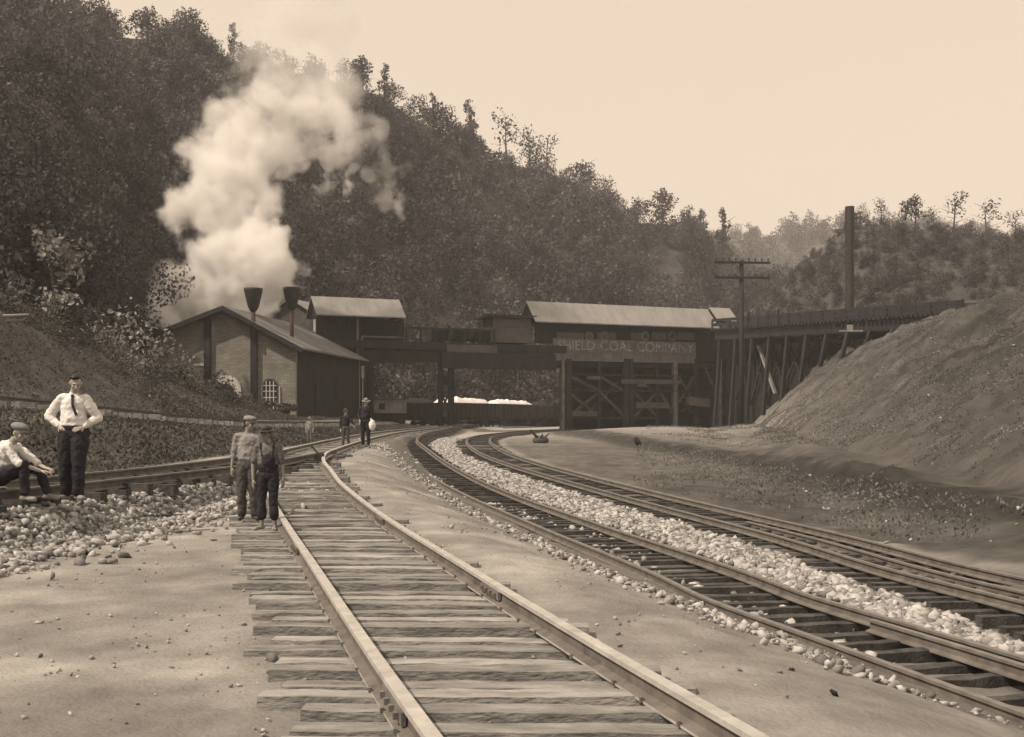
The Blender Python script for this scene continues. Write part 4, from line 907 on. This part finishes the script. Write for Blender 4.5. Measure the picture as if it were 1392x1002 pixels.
def person(px, py, Y, h, label, J, look, cloth, hat=None, sleeves='long', barefoot=False, skin='skin', shoes='shoe', lift=0, tie=False, braces=False, voxel=.011, group=None):
    p = Wp(px, py, Y); p.z = float(zt(p.x, p.y))+lift if lift is not None else p.z
    E = empty('person', p, label, 'person', group); s = h/1.75; E.scale = (s, s, s)
    sk = MB(); J = {k: Vector(v_) for k, v_ in J.items()}
    lk = Vector(look).normalized(); right = lk.cross(Vector((0, 0, 1))).normalized(); up = right.cross(lk).normalized(); HM = Matrix((right, lk, up)).transposed()
    hc = J['head']; hp_ = lambda a, b, c_: hc+HM @ Vector((a, b, c_))
    sk.ell(hp_(0, -.01, .025), (.077, .095, .098), HM); sk.ell(hp_(0, .022, -.045), (.058, .068, .072), HM); sk.ell(hp_(0, .05, -.095), (.028, .026, .022), HM)
    sk.cap(hp_(0, .092, .005), hp_(0, .115, -.03), .011, .016); sk.ell(hp_(0, .085, .022), (.055, .015, .010), HM)
    for a in (-1, 1): sk.ell(hp_(a*.078, -.005, -.005), (.012, .02, .033), HM); sk.ell(hp_(a*.04, .068, -.03), (.022, .02, .02), HM)
    sk.ell(hp_(0, .088, -.062), (.024, .012, .007), HM); sk.ell(hp_(0, .086, -.077), (.02, .011, .007), HM)
    sk.cap(J['neck'], hp_(0, -.02, -.06), .056, .052)
    pel, ch = J['pelvis'], J['chest']
    sk.ell(ch, (.15, .09, .16)); sk.ell((pel+ch)/2, (.12, .08, .18)); sk.ell(pel, (.14, .095, .11)); sk.cap(ch, J['neck'], .08, .055)
    for q in 'LR':
        sk.cap(J['neck']-V3(0, 0, .05), J['sh'+q], .05, .05); sk.cap(J['sh'+q], J['el'+q], .046, .037); sk.cap(J['el'+q], J['wr'+q], .037, .025)
        hd, hn, cu, th_ = cloth['hand'+q]; hand(sk, J['wr'+q], hd, hn, 1.05, cu, th_)
        sk.cap(J['hp'+q], J['kn'+q], .075, .052); sk.cap(J['kn'+q], J['an'+q], .05, .036)
        ft = Vector(cloth['foot'+q]); a = J['an'+q]
        if barefoot: sk.cap(a-V3(0, 0, .04)-ft*.03, a+ft*.11-V3(0, 0, .055), .034, .032); [sk.cap(a+ft*.12-V3(0, 0, .06)+Vector((-ft.y, ft.x, 0))*o_, a+ft*.165-V3(0, 0, .066)+Vector((-ft.y, ft.x, 0))*o_*1.1, .012, .009) for o_ in (-.03, -.015, 0, .015, .03)]
    remeshed('body', sk, voxel*.62, M[skin], E, 1)
    mb = MB()
    for a in (-1, 1): mb.ell(hp_(a*.032, .083, .003), (.010, .007, .0045), HM)
    mb.build('eyes', M['hair'], E, True)
    MB().ell(hp_(0, .098, -.069), (.017, .005, .0025), HM).build('mouth', M['mid_cloth'], E, True)
    # hair
    hr = MB(); hr.ell(hp_(0, -.028, .04), (.083, .088, .092), HM); hr.ell(hp_(0, -.055, .0), (.078, .06, .08), HM)
    if hat is None: hr.ell(hp_(.01, .035, .10), (.066, .055, .034), HM)
    remeshed('hair', hr, .012, M['hair'], E, 2, .01, .03)
    # shirt
    sh = MB(); sh.ell(ch+V3(0, 0, .02), (.18, .12, .17)); sh.ell((pel+ch)/2+V3(0, 0, .03), (.185, .13, .2)); sh.ell(pel+V3(0, 0, .10), (.185, .13, .08)); sh.cap(ch+V3(0, 0, .1), J['neck']-V3(0, 0, .01), .10, .062)
    for q in 'LR':
        sh.cap(J['neck']-V3(0, 0, .075), J['sh'+q], .06, .068); sl_ = sleeves
        if sl_ == 'long': sh.cap(J['sh'+q], J['el'+q], .072, .066); sh.cap(J['el'+q], J['wr'+q].lerp(J['el'+q], .08), .068, .042)
        elif sl_ == 'elbow': sh.cap(J['sh'+q], J['el'+q], .070, .058); sh.cap(J['el'+q], J['el'+q].lerp(J['wr'+q], .25), .058, .052)
        else: sh.cap(J['sh'+q], J['sh'+q].lerp(J['el'+q], .85), .068, .06)
    remeshed('shirt', sh, voxel, M[cloth['shirt']], E, 5, .04, .09)
    tr = MB(); wd = cloth.get('wide', 1.0); tr.ell(pel+V3(0, 0, -.01), (.172, .13, .115)); tr.cap(pel+V3(0, 0, .05), pel+V3(0, 0, .02), .0, .0) if False else None
    for q in 'LR':
        up_ = J['hp'+q].lerp(J['kn'+q], .35); tr.cap(J['hp'+q]+V3(0, 0, .02), up_, .098*wd, .098*wd); tr.cap(up_, J['kn'+q], .098*wd, .072*wd)
        e_ = J['kn'+q].lerp(J['an'+q], cloth.get('cuff', .93)); tr.cap(J['kn'+q], e_, .072*wd, cloth.get('hem', .062))
    if cloth.get('bib'): tr.ell(ch+V3(.02, -.06, -.1), (.13, .10, .15)); tr.ell((pel+ch)/2-V3(0, .01, .04), (.185, .135, .16)); tr.cap(ch+V3(.1, -.1, 0), J['shR']+V3(-.06, -.05, .06), .02, .02); tr.cap(ch+V3(-.08, -.1, 0), J['shL']+V3(.06, -.05, .06), .02, .02)
    remeshed('trousers', tr, voxel, M[cloth['legs']], E, 3, .036, .09)
    if not barefoot:
        for q in 'LR':
            so_ = MB(); ft = Vector(cloth['foot'+q]); a = J['an'+q]; so_.cap(a+V3(0, 0, .0), a-V3(0, 0, .04), .045, .045); so_.cap(a-V3(0, 0, .045)-ft*.045, a+ft*.15-V3(0, 0, .055), .038, .036)
            remeshed('shoe', so_, .012, M[shoes], E, 1)
    if tie:
        mb = MB(); a = J['neck']+V3(.01, -.075, -.04); mb.beam(a, V3(.045, -.15, ch.z+.05), .035, .015); mb.beam(V3(.045, -.15, ch.z+.05), V3(.10, -.155, ch.z-.1), .055, .015); mb.ell(a, (.025, .02, .025)); mb.build('necktie', M['hair'], E)
    if tie: MB().lathe([(.178, 0), (.178, .045)], (0, 0, 0), 24).build('belt', M['trouser'], E).matrix_local = Matrix.Translation(pel+V3(0, 0, .045)) @ Matrix.Diagonal((1, .73, 1, 1))
    if hat == 'cap':
        c_ = MB(); c_.ell(hp_(0, -.012, .085), (.108, .122, .052), HM); c_.ell(hp_(0, -.01, .06), (.092, .106, .04), HM); co = remeshed('cap', c_, .012, M['cap_cloth'], E, 1)
        MB().ell(hp_(0, .115, .048), (.075, .055, .010), HM @ Matrix.Rotation(-.25, 3, 'X')).build('visor', M['mid_cloth'], co, True)
    if hat in ('brim', 'brim_pale'):
        mt = M['cap_cloth'] if hat == 'brim_pale' else M['mid_cloth']; c_ = MB(); c_.ell(hp_(0, -.01, .105), (.085, .1, .07), HM); c_.ell(hp_(0, 0, .062), (.17, .18, .012), HM); c_.build('hat', mt, E, True)
    return E
ST = dict(head=(0, -.01, 1.64), neck=(0, .01, 1.49), chest=(0, .01, 1.28), pelvis=(0, 0, .95), shL=(-.18, .01, 1.42), shR=(.18, .01, 1.42), elL=(-.24, .03, 1.13), elR=(.24, .03, 1.13), wrL=(-.23, -.06, .88), wrR=(.23, -.06, .88),
          hpL=(-.09, 0, .92), hpR=(.09, 0, .92), knL=(-.10, -.02, .50), knR=(.10, -.02, .50), anL=(-.11, .02, .09), anR=(.11, .02, .09))
CL = dict(shirt='grey_cloth', legs='trouser', handL=((0, -.1, -1), (.8, .5, 0), .4, -1), handR=((0, -.1, -1), (-.8, .5, 0), .4, 1), footL=(-.2, -.95, 0), footR=(.25, -.95, 0))
# man with hands on hips
person(100, 672, 15.0, 1.70, 'standing man in white shirt and dark tie with hands on his hips', {**ST, 'head': (.05, -.05, 1.63), 'elL': (-.37, .06, 1.17), 'wrL': (-.19, -.03, 1.03), 'elR': (.32, .06, 1.15), 'wrR': (.17, -.05, 1.02), 'shL': (-.165, .01, 1.42), 'shR': (.165, .01, 1.41), 'chest': (-.01, .01, 1.28), 'hpL': (-.085, 0, .92), 'anL': (-.12, .03, .09), 'anR': (.08, -.05, .09), 'knL': (-.11, -.01, .5), 'knR': (.09, -.05, .5)},
       (.45, -1, -.45), {**CL, 'shirt': 'shirt', 'wide': 1.3, 'hem': .082, 'handL': ((.7, -.6, -.2), (.3, .6, -.4), .7, 1), 'handR': ((-.7, -.6, -.2), (-.3, .6, -.4), .7, -1), 'footL': (-.15, -.97, 0), 'footR': (.7, -.7, 0)}, shoes='shoe_dust', tie=True, lift=.11)
# seated man
person(18, 686, 14.3, 1.68, 'seated man in flat cap and white shirt resting his arms on his knees',
       dict(head=(.10, -.05, .93), neck=(-.01, 0, .80), chest=(-.13, .02, .62), pelvis=(-.22, .04, .33), shL=(-.02, -.18, .73), shR=(-.02, .18, .72), elL=(.17, -.2, .52), elR=(.22, .17, .53), wrL=(.40, -.08, .42), wrR=(.41, .02, .46),
            hpL=(-.17, -.10, .33), hpR=(-.17, .14, .33), knL=(.22, -.17, .50), knR=(.25, .18, .50), anL=(.22, -.14, .10), anR=(.40, .15, .10)),
       (1, -.35, -.28), {**CL, 'shirt': 'shirt', 'handL': ((.9, .3, -.2), (0, 0, -1), .7, 1), 'handR': ((.9, -.3, -.2), (0, 0, -1), .7, -1), 'footL': (.95, -.25, 0), 'footR': (.95, -.1, 0)}, hat='cap', sleeves='elbow', shoes='shoe_dust', lift=.05)
p = Wp(8, 686, 14.5); p.z = float(zt(p.x, p.y)); V, Fc, T_ = rocks(np.array([[0, 0, .1]]), [.24], np.random.default_rng(5)); o = npmesh('boulder', V, Fc, M['stone'], attr=T_); o.location = p-Vector((.05, -.1, 0)); tag(o, 'low stone the capped man is sitting on', 'boulder')
# two boys
person(364, 722, 15.35, 1.42, 'barefoot boy in dark overalls standing right of the capped boy', {**ST, 'head': (-.03, -.02, 1.63), 'elL': (-.25, 0, 1.13), 'wrL': (-.24, -.05, .87), 'wrR': (.27, -.02, .88), 'anL': (-.10, -.02, .09), 'anR': (.12, .0, .09)},
       (-.35, -1, -.05), {**CL, 'shirt': 'grey_cloth', 'legs': 'trouser', 'bib': True, 'cuff': .62, 'hem': .085, 'wide': 1.05, 'footL': (-.75, -.6, 0), 'footR': (.1, -.98, 0)}, hat='brim', sleeves='short', barefoot=True, skin='skin_tan', lift=.05)
person(337, 708, 16.5, 1.54, 'taller boy in pale flat cap and light shirt turned toward the other boy', {**ST, 'head': (.04, -.02, 1.64), 'wrL': (-.27, -.02, .9), 'elL': (-.25, .03, 1.14)},
       (.9, -.6, -.15), {**CL, 'shirt': 'pale_cloth', 'legs': 'mid_cloth', 'hem': .075, 'wide': 1.12, 'footL': (.0, -1, 0), 'footR': (.5, -.8, 0)}, hat='cap', sleeves='elbow', skin='skin_tan', lift=.05)
# people farther off
person(497, 605, 40.5, 1.75, 'man in dark clothes and pale hat walking on the far track with a white bundle', {**ST, 'head': (.02, -.03, 1.63), 'elL': (-.26, .03, 1.15), 'wrL': (-.2, -.15, 1.0)}, (.2, -1, -.2), {**CL, 'shirt': 'trouser', 'legs': 'trouser', 'wide': 1.1}, hat='brim_pale', voxel=.02, lift=.0)
person(470, 604, 38.5, 1.35, 'youth in dark clothes and brimmed hat left of the man with the bundle', {**ST, 'elR': (.28, -.05, 1.2), 'wrR': (.42, -.12, 1.05), 'anL': (-.13, -.08, .09), 'anR': (.15, .08, .09)}, (.3, -1, -.1), {**CL, 'shirt': 'trouser', 'legs': 'mid_cloth'}, hat='brim', voxel=.02)
person(421, 598, 44.5, 1.08, 'small child in pale hat standing alone in front of the brick building', {**ST}, (.1, -1, -.1), {**CL, 'shirt': 'pale_cloth', 'legs': 'grey_cloth', 'wide': 1.1}, hat='brim_pale', voxel=.02)
p = Wp(506, 578, 40.2); mb = MB(); mb.ell((0, 0, 0), (.13, .1, .2)).cap((0, 0, .15), (-.06, 0, .24), .04, .02); o = remeshed('bundle', mb, .015, M['shirt'], None, 2, .03, .1); o.location = p; tag(o, 'small white bundle held by the man in dark clothes', 'bundle')

# ------------------------------------------------------------------ steam
blobs = [(345, 380, 11, 88.6), (381, 372, 20, 92.6), (372, 350, 30, 93), (338, 362, 32, 93), (318, 345, 40, 95), (350, 325, 36, 94), (300, 318, 46, 96), (285, 285, 48, 97), (322, 285, 44, 96), (288, 240, 46, 98), (325, 235, 48, 98), (320, 190, 44, 99), (365, 195, 40, 99), (350, 150, 46, 100), (400, 165, 44, 101), (445, 145, 44, 102), (385, 110, 52, 102), (440, 100, 44, 103), (380, 60, 50, 104), (435, 45, 46, 105), (400, 5, 60, 106), (465, 170, 28, 102),
         (300, 400, 46, 106), (262, 405, 40, 106), (228, 408, 32, 100), (300, 370, 42, 104), (245, 435, 24, 107), (335, 400, 34, 104), (415, 200, 26, 102), (388, 235, 20, 101), (500, 190, 26, 102), (520, 225, 20, 103), (536, 255, 20, 103), (536, 285, 18, 103), (470, 205, 24, 102), (440, 215, 20, 102), (430, 245, 14, 101), (485, 235, 14, 102)]
sm = bpy.data.materials.new('steam'); sm.use_nodes = True; n = sm.node_tree; N = n.nodes; L = n.links
N.remove(N['Principled BSDF']); out = N['Material Output']; pv = N.new('ShaderNodeVolumePrincipled'); pv.inputs['Color'].default_value = (1, .997, .99, 1); pv.inputs['Anisotropy'].default_value = -.25
geo = N.new('ShaderNodeNewGeometry'); nz = N.new('ShaderNodeTexNoise'); nz.inputs['Scale'].default_value = .42; nz.inputs['Detail'].default_value = 6; nz.inputs['Roughness'].default_value = .6
L.new(geo.outputs['Position'], nz.inputs['Vector'])
nw = N.new('ShaderNodeTexNoise'); nw.inputs['Scale'].default_value = .22; nw.inputs['Detail'].default_value = 3; L.new(geo.outputs['Position'], nw.inputs['Vector'])
w1 = N.new('ShaderNodeVectorMath'); w1.operation = 'SUBTRACT'; w1.inputs[1].default_value = (.5, .5, .5); L.new(nw.outputs['Color'], w1.inputs[0])
w2 = N.new('ShaderNodeVectorMath'); w2.operation = 'MULTIPLY_ADD'; w2.inputs[1].default_value = (9, 9, 9); L.new(w1.outputs[0], w2.inputs[0]); L.new(geo.outputs['Position'], w2.inputs[2])
last = None; dom = MB()
for (px, py, r_, Y_) in blobs:
    c_ = Wp(px, py, Y_); r_m = r_/F*Y_*1.3; dn = N.new('ShaderNodeVectorMath'); dn.operation = 'DISTANCE'; dn.inputs[1].default_value = c_; L.new(w2.outputs[0], dn.inputs[0])
    ma = N.new('ShaderNodeMath'); ma.operation = 'MULTIPLY_ADD'; ma.inputs[1].default_value = -1/r_m; ma.inputs[2].default_value = 1.0; L.new(dn.outputs['Value'], ma.inputs[0])
    if last is None: last = ma
    else:
        mx = N.new('ShaderNodeMath'); mx.operation = 'MAXIMUM'; L.new(last.outputs[0], mx.inputs[0]); L.new(ma.outputs[0], mx.inputs[1]); last = mx
    dom.ell(c_, (r_m*1.0+1.3,)*3, n=16, m=10)
ns_ = N.new('ShaderNodeMath'); ns_.operation = 'MULTIPLY_ADD'; ns_.inputs[1].default_value = 2.0; ns_.inputs[2].default_value = -1.12; L.new(nz.outputs['Fac'], ns_.inputs[0])
ad = N.new('ShaderNodeMath'); L.new(last.outputs[0], ad.inputs[0]); L.new(ns_.outputs[0], ad.inputs[1])
mr = N.new('ShaderNodeMapRange'); mr.interpolation_type = 'SMOOTHSTEP'; mr.inputs[1].default_value = .0; mr.inputs[2].default_value = .5; L.new(ad.outputs[0], mr.inputs[0])
spz = N.new('ShaderNodeSeparateXYZ'); L.new(geo.outputs['Position'], spz.inputs[0]); dz = N.new('ShaderNodeMapRange'); dz.inputs[1].default_value = 20; dz.inputs[2].default_value = 34; dz.inputs[3].default_value = 1.1; dz.inputs[4].default_value = .16; L.new(spz.outputs[2], dz.inputs[0])
dm = N.new('ShaderNodeMath'); dm.operation = 'MULTIPLY'; L.new(mr.outputs[0], dm.inputs[0]); L.new(dz.outputs[0], dm.inputs[1])
dx_ = N.new('ShaderNodeMapRange'); dx_.inputs[1].default_value = -15.2; dx_.inputs[2].default_value = -13.6; dx_.inputs[3].default_value = 1; dx_.inputs[4].default_value = .35; L.new(spz.outputs[0], dx_.inputs[0])
dm2 = N.new('ShaderNodeMath'); dm2.operation = 'MULTIPLY'; L.new(dm.outputs[0], dm2.inputs[0]); L.new(dx_.outputs[0], dm2.inputs[1])
L.new(dm2.outputs[0], pv.inputs['Density']); L.new(pv.outputs[0], out.inputs['Volume'])
so_ = remeshed('steam_plume', dom, .9, sm, None, 2); tag(so_, 'billowing white steam rising from the flared stacks of the brick building', 'steam', kind='stuff')
sm.cycles.volume_step_rate = 0.25 if hasattr(sm.cycles, 'volume_step_rate') else 1

# ------------------------------------------------------------------ haze
hz = MB(); hz.span((-460, -45, -4), (460, 1050, 135)); hzm = bpy.data.materials.new('haze'); hzm.use_nodes = True; n = hzm.node_tree
n.nodes.remove(n.nodes['Principled BSDF']); pv = n.nodes.new('ShaderNodeVolumePrincipled'); pv.inputs['Density'].default_value = .00042; pv.inputs['Color'].default_value = (.96, .96, .98, 1)
n.links.new(pv.outputs[0], n.nodes['Material Output'].inputs['Volume'])
tag(hz.build('haze', hzm), 'thin pale haze filling the valley', 'haze', kind='stuff')
print('OBJ', len(bpy.data.objects))
